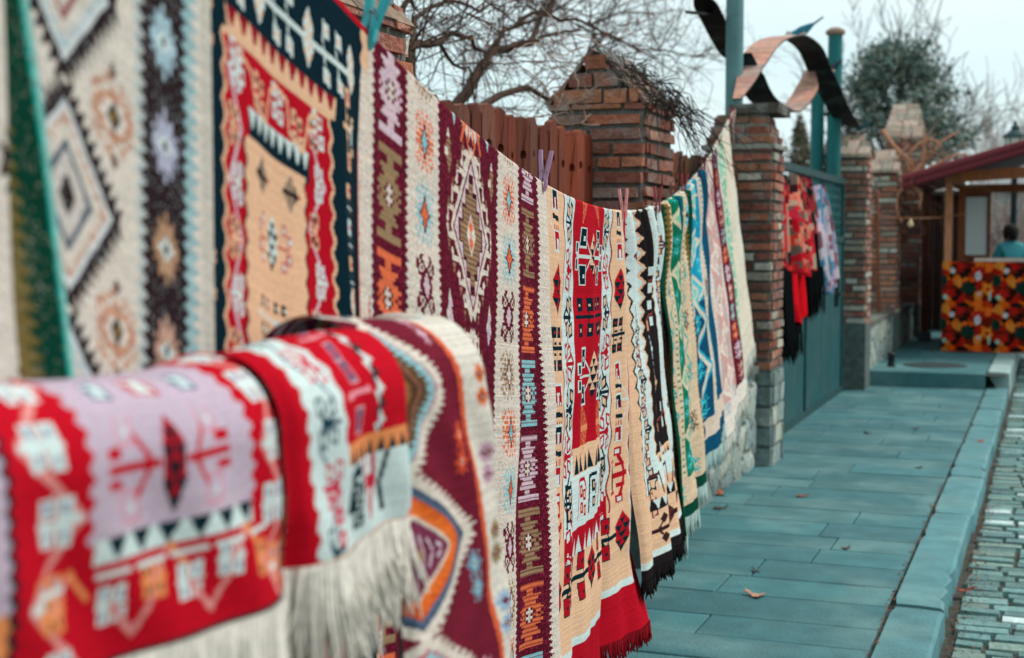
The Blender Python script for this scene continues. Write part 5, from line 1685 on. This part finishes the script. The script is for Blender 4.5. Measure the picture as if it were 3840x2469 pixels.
tq = S('1688a6')
bird('bright blue bird perched on top of the metal ribbon, tail raised', (-1.98, 11.95, 3.205), R(168), R(24), .36, tq, S('d5d2cc'), S('e0ddd6'), .62)
bird('dark teal bird with white breast on the right flank of the ribbon', (-1.90, 13.1, 3.02), R(168), R(32), .34, S('123f4c'), S('d9d6d0'), S('dedbd4'), .42)
bird('small dark teal bird with pale head on the cap of the narrow pillar', (-1.80, 14.62, 2.60), R(168), R(34), .30, S('15545c'), S('c9c6c0'), S('cfccc6'), .4)

# ------------------------------------------------------------------ scarves on the gate
def voro(w_, h_, cell, cols, n, seed, aspect=1.0):
    g = np.random.default_rng(seed)
    P = g.random((n, 2)) * (w_, h_); ci = g.integers(0, len(cols), n)
    X, Y = np.meshgrid((np.arange(int(w_ / cell)) + .5) * cell, (np.arange(int(h_ / cell)) + .5) * cell)
    out = np.zeros(X.shape, int); best = np.full(X.shape, 9e9)
    for (px, py), c in zip(P, ci):
        d = np.hypot(X - px, (Y - py) * aspect); m = d < best; best[m] = d[m]; out[m] = c
    return np.array(cols)[out]
def scarf(label, y0, y1, z1, z0, colf, x=-1.85, gather=.35, point=0.0, folds=5, fr=None, skew=0.0, dx=0.0):
    nu, nv = 46, 60
    y0, y1 = 10.02 + (y0 - 10.12) * .80, 10.02 + (y1 - 10.12) * .80
    skew *= .8
    u = np.linspace(0, 1, nu + 1); v = np.linspace(0, 1, nv + 1)
    U, V = np.meshgrid(u, v)
    W = (y1 - y0)
    wid = W * (gather + (1 - gather) * np.minimum(1, V * 2.2) ** .8) * (1 - .45 * np.clip(V - .75, 0, 1) * (2 if point else 0))
    yc = (y0 + y1) / 2 + skew * V
    YY = yc + (U - .5) * wid
    amp = .035 + .02 * V
    XX = x + dx + amp * np.sin(U * math.pi * 2 * folds + 1.3 * V + y0 * 7) + .06 * V
    ZZ = z1 - (z1 - z0) * V * (1 - point * np.abs(U - .5 + .25) * 1.2) + .02 * np.sin(U * 9)
    P = np.stack([XX, YY, ZZ], -1).reshape(-1, 3)
    idx = np.arange((nv + 1) * (nu + 1)).reshape(nv + 1, nu + 1)
    F_ = np.stack([idx[:-1, :-1], idx[1:, :-1], idx[1:, 1:], idx[:-1, 1:]], -1).reshape(-1, 4)
    col = colf(nu, nv)
    o = raw_mesh('scarf', P, F_, col.reshape(-1, 3), M_scarf, None, (x, yc.mean(), z0), True)
    tag(o, label, 'scarf', 'scarves hung on the gate')
    if fr is not None:
        hem = np.stack([XX[-1], YY[-1], ZZ[-1]], -1); fringe(o, hem, fr[0], fr[1], 110, thick=.004)
def flor(cols, seed, n=300):
    def g(nu, nv):
        a = voro(nu * 1.0, nv * 1.0, 1.0, cols, n, seed, .8)
        return a[:nv, :nu]
    return g
plain = lambda c: (lambda nu, nv: np.tile(np.array(c) * 1.0, (nv, nu, 1)) * (1 + rng.normal(0, .05, (nv, nu, 1))))
def two(cols, c2, split, seed):
    def g(nu, nv):
        a = flor(cols, seed)(nu, nv); a[int(nv * split):] = c2; return a
    return g
RF = [S('c01a26'), S('d83a2c'), S('b5283c'), S('e06a58'), S('d98a72'), S('3a1a20'), S('b9a08c'), S('c9283a'), S('6a5a50')]
scarf('red floral scarf with dark fringed lower half, closest to the stepped pillar', 10.12, 10.95, 1.95, .78, two(RF, S('101416'), .58, 3), fr=(.16, S('0f1214')), skew=.08)
scarf('bright plain red scarf hanging to a point below the floral ones', 10.70, 11.45, 1.42, .84, plain(S('c80f1c')), point=.35, gather=.6, folds=2, dx=.03, skew=-.12)
scarf('red and pink flowered scarf at the top of the gate, above the plain red one', 10.55, 11.45, 1.96, 1.24, flor(RF, 5), dx=.05, skew=.1)
scarf('black scarf with a flowered upper part and long black fringe', 11.25, 12.25, 1.97, 1.10, two([S('1c1a1e'), S('2a2a30'), S('a8323a'), S('c98a78'), S('5a5048'), S('16181c'), S('b03a3a')], S('0c0e10'), .50, 8), fr=(.2, S('0e1012')), dx=.02)
scarf('lilac and blue striped scarf, rightmost on the gate', 11.95, 13.05, 1.93, 1.02, flor([S('b9a3b8'), S('a8a0b8'), S('3a7f9a'), S('c9b5bd'), S('5a8fae'), S('8f5a68'), S('cfc2c9')], 12, 160), point=.2, skew=.30, dx=.04)
scarf('dark flowered scarf tucked behind the lilac one', 11.75, 12.45, 1.99, 1.30, flor([S('20242a'), S('7a2a34'), S('5a4a48'), S('b58a78'), S('16181c')], 21), dx=-.02)

# ------------------------------------------------------------------ vine on the far pillar, bollard, manhole, string light
t = thing('twisted_vine', 'thick twisted orange brown vine stems above the pillar beyond the gate', 'vine', (-1.5, 17.5, UP))
mb = MB()
for P in [[(-1.92, 17.5, 2.80), (-1.82, 17.5, 2.66), (-1.70, 17.5, 2.52), (-1.58, 17.5, 2.40), (-1.56, 17.6, 2.2), (-1.75, 17.95, 1.9), (-1.85, 17.98, .64)],
          [(-1.56, 17.5, 2.28), (-1.40, 17.55, 2.45), (-1.25, 17.55, 2.64), (-1.05, 17.6, 2.76)], [(-1.56, 17.5, 2.2), (-1.62, 17.5, 2.45), (-1.5, 17.55, 2.62), (-1.36, 17.6, 2.68), (-1.25, 17.6, 2.60)],
          [(-1.55, 17.5, 2.1), (-1.72, 17.45, 2.2), (-1.74, 17.45, 2.42), (-1.62, 17.5, 2.6)], [(-1.55, 17.55, 2.2), (-1.30, 17.6, 2.38), (-1.05, 17.7, 2.5), (-.9, 17.7, 2.46)], [(-1.6, 17.5, 2.3), (-1.45, 17.5, 2.36), (-1.42, 17.5, 2.72)],
          [(-1.58, 17.5, 2.15), (-1.70, 17.4, 2.05), (-1.72, 17.4, 1.85), (-1.66, 17.4, 1.7)], [(-1.50, 17.45, 2.1), (-1.45, 17.4, 2.0), (-1.47, 17.4, 1.85)]]:
    Q = spline(P, 5); mb.tube(Q, [max(.010, .026 * (1 - k / len(Q) * .6)) for k in range(len(Q))], 7, jt(S('b98468'), .85, 1.15), False)
mb.build('stem', M_bark, t, smooth=True)
mb = MB()
for i in range(34):
    P = wander((-1.5 + rnd.uniform(-.2, .35), 17.55 + rnd.uniform(-.1, .1), 2.35 + rnd.uniform(-.2, .25)), (rnd.uniform(-.6, .8), 0, rnd.uniform(-.3, .9)), rnd.uniform(.3, .7), 7, .25, -.02)
    mb.tube(P, [.007 * (1 - k / 10) for k in range(8)], 4, jt(S('a07a68'), .7, 1.2), False)
for i in range(30):
    P = wander((-1.62 + rnd.uniform(-.1, .2), 17.5, 1.95 + rnd.uniform(-.2, .2)), (rnd.uniform(-.6, .6), -.3, rnd.uniform(-.9, .3)), rnd.uniform(.2, .5), 6, .3, .05)
    mb.tube(P, .006, 4, S('5a3a2c'), False)
mb.build('twigs', M_bark, t)
t = thing('bollard', 'short black stub bollard at the foot of the low white wall', 'bollard', (-1.56, 15.45, UP))
mb = MB(); mb.lathe((-1.56, 15.45, UP), [(.045, 0), (.038, .02), (.036, .11), (.042, .12), (.042, .14), (.02, .155)], 14, S('1b1f20')); mb.build('post', M_metal, t, smooth=True)
t = thing('manhole_cover', 'dark oval manhole cover set in the raised pavement before the stall', 'manhole', (-1.14, 15.75, UP))
mb = MB(); mb.lathe((-1.14, 15.75, UP), [(.33, 0), (.33, .006), (.30, .009), (.29, .006), (.02, .008)], 30, S('2f3c3d')); mb.build('lid', M_metal, t)
t = thing('string_light', 'thin orange wire with one bulb strung from pillar to stall', 'string light', (-1.4, 16.3, 1.7))
mb = MB(); Q = spline([(-1.70, 14.9, 1.78), (-1.6, 15.7, 1.73), (-1.48, 16.5, 1.735), (-1.2, 17.0, 1.75), (-.93, 17.45, 1.80)], 6); mb.tube(Q, .005, 5, S('8a5a30'), False); mb.build('wire', M_plastic, t)
mb = MB(); mb.lathe((-1.48, 16.5, 1.725), [(.012, 0), (.014, -.02), (.032, -.05), (.026, -.08), (.002, -.095)], 12, S('d9b890')); mb.build('bulb', M_plastic, t, smooth=True)

# ------------------------------------------------------------------ market stall
st = thing('market_stall', 'wooden market stall with maroon sloping roof on the pavement', 'stall', (-.4, 18.5, UP))
WD = S('b9724a')
def post_(x, y, w_, z0, z1, c): mb = MB(); mb.box(x - w_ / 2, x + w_ / 2, y - w_ / 2, y + w_ / 2, z0, z1, c, .003); mb.build('post', M_wood, st)
post_(-1.165, 17.9, .085, UP, 2.20, S('c98a66')); post_(.9, 17.9, .085, UP, 2.20, S('b9724a')); post_(-1.10, 20.4, .085, UP, 2.20, S('8a5236')); post_(.9, 20.4, .085, UP, 2.20, S('8a5236')); post_(-1.06, 18.65, .075, UP, 2.16, S('8f5232'))
mb = MB()
mb.bar((-1.22, 17.88, 2.235), (.95, 17.88, 2.36), .06, .13, WD); mb.bar((-1.14, 17.9, 2.20), (-1.14, 20.4, 2.20), .06, .10, S('8a5236')); mb.bar((.9, 17.9, 2.2), (.9, 20.4, 2.2), .06, .10, S('8a5236')); mb.bar((-1.1, 18.65, 2.13), (.9, 18.65, 2.13), .06, .10, S('8a5032'))
mb.build('beam', M_wood, st)
# roof: two sloping sheets, ridge along the street
mb = MB(); MR = S('5c2a2a')
ridge = (.0, 2.62)
rp_ = [(-1.62, 2.16), (.35, 2.72), (2.3, 2.16)]
for a, b in zip(rp_[:-1], rp_[1:]):
    vs = []
    for y in (17.25, 20.9):
        for (x, z) in (a, b): vs += [(x, y, z), (x, y, z + .035)]
    mb.add(vs, [(0, 2, 3, 1), (4, 5, 7, 6), (1, 3, 7, 5), (0, 4, 6, 2), (0, 1, 5, 4), (2, 6, 7, 3)], MR)
mb.build('roof', mat('roof_sheet', .6, .15, 12, .1, 30, spec=.3), st)
mb = MB()
for k, (dz, r) in enumerate(((0.02, .052), (-.055, .045))):
    mb.tube([(-1.65, 17.22, 2.175 + dz), (-.6, 17.22, 2.475 + dz), (.35, 17.22, 2.745 + dz), (1.3, 17.22, 2.475 + dz), (2.33, 17.22, 2.175 + dz)], r, 10, S('6f3036'))
mb.build('valance', mat('valance_cloth', .8, .15, 20, .2, 40, spec=.15), st)
# back window: frame and panes
fw_ = thing  # noqa
mb = MB()
for x in (-1.03, -.735): mb.box(x - .02, x + .02, 18.62, 18.68, 1.28, 2.08, S('7a4630'), .002)
for z in (1.28, 2.05): mb.box(-1.05, -.715, 18.62, 18.68, z - .025, z + .025, S('7a4630'), .002)
mb.build('window_frame', M_wood, st)
glass = bpy.data.materials.new('window_glass'); glass.use_nodes = True
gb = glass.node_tree.nodes['Principled BSDF']; gb.inputs['Base Color'].default_value = (.82, .92, .92, 1); gb.inputs['Roughness'].default_value = .2; gb.inputs['Transmission Weight'].default_value = .2; gb.inputs['IOR'].default_value = 1.1
for a, b in ((-1.01, -.755),):
    mb = MB(); mb.box(a, b, 18.645, 18.652, 1.305, 2.025, (.7, .85, .85)); mb.build('pane', glass, st)
mb = MB(); mb.box(-.85, .95, 17.62, 18.2, 1.235, 1.275, S('c9b5a8'), .003); mb.box(-1.12, .9, 17.66, 18.5, 1.19, 1.232, S('8a5236'), .003); mb.build('counter', M_wood, st)
mb = MB(); mb.box(-1.13, -1.11, 18.0, 20.4, UP, 1.2, S('4a2c20')); mb.box(-1.1, .9, 20.38, 20.42, UP, 1.25, S('4a2c20')); mb.build('side_board', M_wood, st)

# printed cloth hung over the stall front
def print_cloth():
    nx_, nz_ = 300, 150
    x0, x1, zt, zb = -1.205, .95, 1.235, UP + .02
    xs = np.linspace(x0, x1, nx_ + 1); zs = np.linspace(zt, zb, nz_ + 1)
    XX, ZZ = np.meshgrid(xs, zs)
    YY = 17.58 + .030 * np.sin(XX * 15 + .8 * np.sin(XX * 4)) * (1.32 - ZZ) + .014 * np.sin(XX * 41 + ZZ * 2)
    xc = (xs[:-1] + xs[1:]) / 2 - x0; zc = zt - (zs[:-1] + zs[1:]) / 2
    A, Bz = np.meshgrid(xc, zc)
    pw, ph = .60, .52
    row = np.floor(Bz / ph); u = ((A + .0 * row) % pw) / pw; v = (Bz % ph) / ph
    g = np.random.default_rng(4)
    base = [S('c9500f'), S('d9601c'), S('d0661a'), S('b5330f'), S('cf7a30'), S('a01a10'), S('2a120c'), S('d05510'), S('6a1a10')]
    col = np.zeros(A.shape + (3,)); best = np.full(A.shape, 9.)
    for i in range(46):
        px, py = g.random(2); c = base[g.integers(len(base))]
        d = np.hypot(((u - px + .5) % 1 - .5) * pw / ph, ((v - py + .5) % 1 - .5)); m = d < best; best[m] = d[m]; col[m] = c
    def blob(px, py, rx, rz, c, wob=.2, k=5, ph_=0):
        dx = ((u - px + .5) % 1 - .5) * pw; dz = ((v - py + .5) % 1 - .5) * ph
        a = np.arctan2(dz, dx); r = np.hypot(dx / rx, dz / rz)
        m = r < 1 + wob * np.sin(k * a + ph_); col[m] = c
    bl, gr, wh, rd_, ye = S('0d1413'), S('123026'), S('c3cdd0'), S('a81c16'), S('d9832c')
    for (px, py, rx, rz, c, w2, k) in [(.30, .10, .075, .05, rd_, .25, 7), (.70, .22, .08, .06, rd_, .25, 7), (.15, .72, .06, .05, rd_, .3, 6), (.86, .62, .055, .06, ye, .2, 5),
                                     (.02, .42, .055, .07, gr, .15, 6), (.50, .58, .085, .075, gr, .2, 7), (.42, .30, .05, .035, bl, .35, 4), (.40, .97, .07, .030, bl, .2, 5), (.98, .88, .05, .06, bl, .3, 5), (.22, .12, .035, .035, bl, .3, 5),
                                     (.68, .32, .032, .052, wh, .25, 8), (.20, .20, .026, .03, wh, .3, 6), (.06, .80, .028, .026, S('9fc2b4'), .2, 5), (.90, .78, .012, .06, S('9fc2b4'), .1, 3), (.70, .72, .02, .02, S('a8a6c0'), .3, 6), (.60, .50, .03, .02, bl, .3, 5)]:
        blob(px, py, rx, rz, c, w2, k)
        if c is wh: blob(px, py, rx * .35, rz * .35, S('6a6a8a'))
        if c is ye: blob(px, py, rx * .45, rz * .45, rd_)
    V = np.stack([XX, YY, ZZ], -1).reshape(-1, 3)
    idx = np.arange((nz_ + 1) * (nx_ + 1)).reshape(nz_ + 1, nx_ + 1)
    F_ = np.stack([idx[:-1, :-1], idx[1:, :-1], idx[1:, 1:], idx[:-1, 1:]], -1).reshape(-1, 4)
    o = raw_mesh('printed_cloth', V, F_, col.reshape(-1, 3), M_scarf, None, (-.1, 17.6, UP), True)
    tag(o, 'orange cloth with red, black and white flower print hung over the stall front', 'cloth')
print_cloth()

# recess beyond: garden walls, post and shed; roof shade darkened into bricks and boards
t = thing('brick_wall', 'shade darkened brick wall receding behind the market stall', 'wall', (-1.95, 24, UP))
mb = MB(); mb.box(-2.1, -1.9, 20.8, 30, UP, 2.3, S('4a3a34')); brickwork(mb, -2.11, -1.89, 20.8, 26, UP, 2.3, dark=.6); mb.build('brickwork', M_brick, t)  # brick colours darkened to stand for the roof's shade
t = thing('brick_wall', 'short shade darkened brick wall above the low stone wall beyond the vine pillar', 'wall', (-1.95, 19, UP))
mb = MB(); mb.box(-2.06, -1.94, 17.9, 20.15, .64, 2.2, S('5a4a44')); brickwork(mb, -2.07, -1.93, 17.9, 20.15, .64, 2.2, dark=.55); mb.build('brickwork', M_brick, t)  # shade by the stall roof put into darker brick colours
t = thing('wooden_post', 'dark brown timber post between the vine pillar and the stall', 'post', (-1.55, 19.5, UP))
mb = MB(); mb.box(-1.60, -1.50, 19.45, 19.55, UP, 2.15, S('5a3024'), .003); mb.build('post_shaft', M_wood, t)
mb = MB(); mb.box(-1.63, -1.47, 19.42, 19.58, UP, UP + .12, S('46505a'), .003); mb.build('post_foot', M_wood, t)
t = thing('timber_shed', 'dark timber shed wall in shade behind the stall', 'shed', (-1.4, 22, UP))
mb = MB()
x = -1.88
while x < -.95: mb.box(x, x + .118, 21.98, 22.02, UP, 2.15, jt(S('3a2620'), .7, 1.1)); x += .122  # boards coloured dark for the shade under the roof
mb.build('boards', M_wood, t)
mb = MB(); mb.box(-1.95, -.9, 21.8, 22.4, 2.151, 2.21, S('3d3430')); mb.build('roof', M_wood, t)
t = thing('wooden_plank', 'upright brown plank leaning in the gap between the two pillars beyond the gate', 'plank', (-1.86, 16.6, .6))
mb = MB(); mb.bar((-1.86, 16.9, .66), (-1.88, 16.75, 2.05), .10, .03, S('7a4630')); mb.build('board', M_wood, t)

# ------------------------------------------------------------------ street lamp, person, far planting
lp = thing('street_lamp', 'black lantern street lamp with frosted glass behind the stall roof', 'street lamp', (-.63, 25, 0))
mb = MB(); mb.lathe((-.60, 25, 0), [(.14, UP), (.13, .5), (.07, .6), (.055, 1.2), (.05, 2.67), (.08, 2.71), (.05, 2.77)], 12, S('17272b')); mb.build('post', M_metal, lp, smooth=True)
LZ = -.13
mb = MB(); mb.lathe((-.60, 25, 2.9 + LZ), [(.10, .0), (.155, .40)], 6, S('d9ddd2')); mb.build('glass', M_plastic, lp)
mb = MB()
for k in range(6):
    a = 2 * math.pi * k / 6; c_, s_ = math.cos(a), math.sin(a)
    mb.bar((-.60 + .106 * c_, 25 + .106 * s_, 2.9 + LZ), (-.60 + .165 * c_, 25 + .165 * s_, 3.31 + LZ), .02, .02, S('17272b'))
mb.lathe((-.60, 25, 3.30 + LZ), [(.20, 0), (.19, .04), (.10, .11), (.07, .13), (.07, .18), (.03, .21), (.025, .26), (.005, .29)], 12, S('1f3a3e')); mb.lathe((-.60, 25, 2.86 + LZ), [(.05, 0), (.115, .03), (.115, .05)], 12, S('17272b'))
mb.build('lantern_frame', M_metal, lp)

def person(label, x, y, z, ang):
    bones = {'pelvis': (0, 0, .95), 'waist': (0, 0, 1.1), 'chest': (0, .0, 1.32), 'neck': (0, .0, 1.47), 'head': (0, .03, 1.60), 'top': (0, .02, 1.70),
             'ls': (.17, 0, 1.40), 'le': (.24, .02, 1.14), 'lw': (.20, .16, .96), 'rs': (-.17, 0, 1.40), 're': (-.25, .03, 1.14), 'rw': (-.16, .20, 1.02),
             'lh': (.09, 0, .90), 'lk': (.10, .03, .50), 'la': (.10, 0, .09), 'lf': (.11, .14, .04), 'rh': (-.09, 0, .90), 'rk': (-.10, .02, .50), 'ra': (-.11, 0, .09), 'rf': (-.13, .14, .04)}
    ed = [('pelvis', 'waist'), ('waist', 'chest'), ('chest', 'neck'), ('neck', 'head'), ('head', 'top'), ('chest', 'ls'), ('ls', 'le'), ('le', 'lw'), ('chest', 'rs'), ('rs', 're'), ('re', 'rw'), ('pelvis', 'lh'), ('lh', 'lk'), ('lk', 'la'), ('la', 'lf'), ('pelvis', 'rh'), ('rh', 'rk'), ('rk', 'ra'), ('ra', 'rf')]
    rad = dict(pelvis=.15, waist=.14, chest=.16, neck=.06, head=.095, top=.07, ls=.075, le=.055, lw=.035, rs=.075, re=.055, rw=.035, lh=.10, lk=.065, la=.045, lf=.035, rh=.10, rk=.065, ra=.045, rf=.035)
    ks_ = list(bones)
    me = bpy.data.meshes.new('body'); me.from_pydata([bones[k] for k in ks_], [(ks_.index(a), ks_.index(b)) for a, b in ed], []); me.update()
    root = thing('person', label, 'person', (x, y, z))
    o = bpy.data.objects.new('body', me); C.objects.link(o); o.parent = root
    sk = o.modifiers.new('skin', 'SKIN')
    if not me.skin_vertices: 
        bpy.context.view_layer.objects.active = o
    for i, k in enumerate(ks_): me.skin_vertices[0].data[i].radius = (rad[k], rad[k] * (.75 if k in ('chest', 'waist', 'pelvis') else 1))
    me.skin_vertices[0].data[0].use_root = True
    sb = o.modifiers.new('sub', 'SUBSURF'); sb.levels = 2; sb.render_levels = 2
    # clothing colours by height, from position
    m = bpy.data.materials.new('person_clothes'); m.use_nodes = True; t_ = m.node_tree; b = t_.nodes['Principled BSDF']; b.inputs['Roughness'].default_value = .85
    tcn = t_.nodes.new('ShaderNodeTexCoord'); sx = t_.nodes.new('ShaderNodeSeparateXYZ'); cr = t_.nodes.new('ShaderNodeValToRGB'); dv = t_.nodes.new('ShaderNodeMath'); dv.operation = 'DIVIDE'; dv.inputs[1].default_value = 1.8
    t_.links.new(tcn.outputs['Object'], sx.inputs[0]); t_.links.new(sx.outputs['Z'], dv.inputs[0]); t_.links.new(dv.outputs[0], cr.inputs[0]); t_.links.new(cr.outputs[0], b.inputs['Base Color'])
    e = cr.color_ramp; e.interpolation = 'CONSTANT'
    e.elements[0].position = 0; e.elements[0].color = (*S('1a1d22'), 1); e.elements[1].position = .51; e.elements[1].color = (*S('2f8a94'), 1)
    q = e.elements.new(.83); q.color = (*S('c08a70'), 1)
    me.materials.append(m)
    mbh = MB(); mbh.v = []; 
    hh = MB(); hh.lathe((x, y + .005, z + 1.60), [(.088, -.10), (.112, .0), (.108, .07), (.075, .125), (.01, .145)], 14, S('1a1513'))
    ho = hh.build('hair', M_skin, root, smooth=True)
    for sg, wr in ((1, 'lw'), (-1, 'rw')):
        hb = MB(); w0 = np.array(bones[wr]); d = np.array((0, .08, -.05))
        hb.tube([w0 + (x, y, z), w0 + d * .5 + (x, y, z), w0 + d + (x, y, z)], [.03, .04, .034], 7, S('c08a70'))
        for f in range(4): s0 = w0 + d + np.array(((f - 1.5) * .018, 0, 0)) + (x, y, z); hb.tube([s0, s0 + (0, .04, -.02), s0 + (0, .055, -.05)], [.010, .009, .006], 5, S('c08a70'))
        s0 = w0 + d * .4 + np.array((sg * -.035, 0, 0)) + (x, y, z); hb.tube([s0, s0 + (sg * -.02, .04, -.005), s0 + (sg * -.015, .07, -.02)], [.012, .010, .007], 5, S('c08a70'))
        hb.build('hand', M_skin, root, smooth=True)
    root.rotation_euler = (0, 0, ang)
    return root
try:
    person('person with dark hair and a teal jacket standing behind the stall', -.56, 22.0, UP - .17, R(35))
except Exception as ex:
    print('person failed', ex)

def leaf_crown(name, label, base, trunk_h, blobs, n, size, cols, cat='tree', trunk_r=.15, group=None, tname='conifer_tree'):
    t = thing(tname, label, cat, base, group)
    mb = MB(); mb.tube([base, (base[0], base[1], base[2] + trunk_h * .6), (base[0] + .1, base[1], base[2] + trunk_h)], [trunk_r, trunk_r * .7, trunk_r * .3], 8, S('4a3c34'))
    for i in range(14):
        bx = blobs[rnd.randrange(len(blobs))]; mb.tube([(base[0], base[1], base[2] + trunk_h * rnd.uniform(.35, .8)), (bx[0], bx[1], bx[2])], [trunk_r * .35, .02], 5, S('4a3c34'))
    mb.build('trunk', M_bark, t, smooth=True)
    V = []; F_ = []; cc = []
    for i in range(n):
        x, y, z, rx, rz = blobs[rnd.randrange(len(blobs))]
        d = np.array([rnd.gauss(0, 1) for _ in range(3)]); d /= np.linalg.norm(d); r = rnd.random() ** .45 * (1 + abs(rnd.gauss(0, .22)))
        c = np.array((x + d[0] * rx * r, y + d[1] * rx * r, z + d[2] * rz * r))
        a = np.array([rnd.gauss(0, 1) for _ in range(3)]); a /= np.linalg.norm(a); b = np.cross(a, d); b /= np.linalg.norm(b) + 1e-6
        s = size * rnd.uniform(.5, 1.3); k = len(V)
        V += [c - a * s, c - b * s * .4, c + a * s, c + b * s * .4]; F_.append((k, k + 1, k + 2, k + 3))
        g = rnd.uniform(.55, 1.35); cc.append(tuple(q * g for q in cols[rnd.randrange(len(cols))]))
    raw_mesh('crown', np.array(V), np.array(F_), np.array(cc), M_leaf, t)
    return t
ev = []
for i in range(64):
    a = rnd.uniform(0, 6.28); h = rnd.random()
    rr = 2.55 * (1 - h ** 1.8 * .70) * rnd.uniform(.35, 1)
    ev.append((-4.55 + rr * math.cos(a), 45 + rr * math.sin(a), 3.3 + h * 3.9, rnd.uniform(.45, .85), rnd.uniform(.35, .6)))
ev += [(-3.1, 45, 3.9, .6, .35), (-2.8, 44.6, 3.4, .5, .3), (-6.0, 45, 4.6, .6, .5), (-2.6, 45, 4.4, .4, .25), (-6.2, 45, 3.6, .6, .5)]
leaf_crown('conifer', 'large dark green conifer with a rounded top behind the far pillars', (-4.5, 45, 0), 6.6, ev, 15000, .10, [S('71857f'), S('5c716b'), S('7d897f'), S('8a887a'), S('4f635e')], trunk_r=.22)  # haze put into the crown as lightened grey green
cn = [(-6.6 + rnd.uniform(-.45, .45) * (1 - h), 40, 2.2 + 2.4 * h, .55 * (1 - h) + .12, .3) for h in [k / 16 for k in range(17)]]
leaf_crown('conifer', 'small olive conifer seen through the gap beside the gate posts', (-6.6, 40, 0), 4.4, cn, 2600, .09, [S('6a6455'), S('57584c'), S('756a58')], trunk_r=.1)

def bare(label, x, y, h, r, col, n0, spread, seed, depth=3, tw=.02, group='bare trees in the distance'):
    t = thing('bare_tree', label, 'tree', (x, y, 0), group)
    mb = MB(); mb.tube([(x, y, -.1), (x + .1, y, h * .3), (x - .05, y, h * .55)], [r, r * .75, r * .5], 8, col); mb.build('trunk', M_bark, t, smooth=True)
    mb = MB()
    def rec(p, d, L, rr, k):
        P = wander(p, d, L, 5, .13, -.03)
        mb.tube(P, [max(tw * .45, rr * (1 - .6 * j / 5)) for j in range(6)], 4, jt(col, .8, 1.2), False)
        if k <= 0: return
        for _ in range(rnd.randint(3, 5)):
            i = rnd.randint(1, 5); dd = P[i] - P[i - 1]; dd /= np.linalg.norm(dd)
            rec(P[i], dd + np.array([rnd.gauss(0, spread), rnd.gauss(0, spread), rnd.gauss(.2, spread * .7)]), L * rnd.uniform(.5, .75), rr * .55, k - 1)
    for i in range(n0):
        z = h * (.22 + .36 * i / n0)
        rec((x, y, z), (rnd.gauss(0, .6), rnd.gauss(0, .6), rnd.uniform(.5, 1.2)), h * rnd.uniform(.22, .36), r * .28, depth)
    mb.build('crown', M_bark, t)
bare('tall bare tree with spreading fan of twigs above the dark conifer', -5.5, 52, 10.5, .20, S('6f6866'), 9, .38, 1, 3, .026)
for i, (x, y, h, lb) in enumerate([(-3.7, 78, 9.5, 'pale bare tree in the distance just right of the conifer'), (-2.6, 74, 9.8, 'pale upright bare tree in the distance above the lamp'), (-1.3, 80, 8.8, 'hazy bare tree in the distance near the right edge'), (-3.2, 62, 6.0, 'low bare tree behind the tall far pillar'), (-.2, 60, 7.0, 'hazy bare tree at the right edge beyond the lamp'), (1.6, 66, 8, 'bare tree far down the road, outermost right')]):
    bare(lb, x, y, h, .09, S('b3aaa6'), 10, .26, i, 2, .03)  # far bark paled to carry the haze and bright sky
# hedge of leafless shrubs across the far end
for i, (x, y, w_, h, lb) in enumerate([(-5.2, 38, 2.2, 3.0, 'leafless reddish shrub mass behind the far pillars'), (-2.6, 36, 1.6, 3.0, 'leafless pinkish shrub behind the vine, left of the lamp'), (-1.0, 40, 1.8, 3.3, 'leafless pinkish shrub behind the lamp post'), (.8, 42, 2.0, 2.8, 'leafless shrub at the far end of the road')]):
    t = thing('bare_shrub', lb, 'shrub', (x, y, 0), 'leafless shrubs in the distance')
    mb = MB()
    for k in range(420):
        px = x + rnd.gauss(0, w_ * .45)
        P = wander((px, y + rnd.gauss(0, .4), rnd.uniform(0, h * .45)), (rnd.gauss(0, .35), rnd.gauss(0, .2), 1), h * rnd.uniform(.3, .62), 5, .18)
        mb.tube(P, [.020 * (1 - j / 7) for j in range(6)], 4, jt(S(rnd.choice(['a58f88', '9a8a84', 'ad948a', '8a807c'])), .7, 1.2), False)
    mb.build('twigs', M_bark, t)
# pale rendered house beyond the stall
t = thing('house', 'pale rendered low house with a grey roof far beyond the stall', 'house', (.6, 48, 0))
mb = MB(); mb.box(-2.2, 4, 47, 53, -.1, 3.0, S('b9c9ca')); mb.build('wall', M_mortar, t)
mb = MB(); mb.add([(-2.5, 46.6, 2.95), (4.3, 46.6, 2.95), (4.3, 53.4, 2.95), (-2.5, 53.4, 2.95), (-2.5, 50, 4.2), (4.3, 50, 4.2)], [(0, 1, 5, 4), (2, 3, 4, 5), (0, 4, 3), (1, 2, 5), (0, 3, 2, 1)], S('8d8f90')); mb.build('roof', M_stone, t)
for x in (-1.4, .2, 1.8):
    mb = MB(); mb.box(x, x + .8, 46.96, 46.998, 1.0, 2.2, S('6f8488')); fr_ = mb.build('window', M_metal, t)
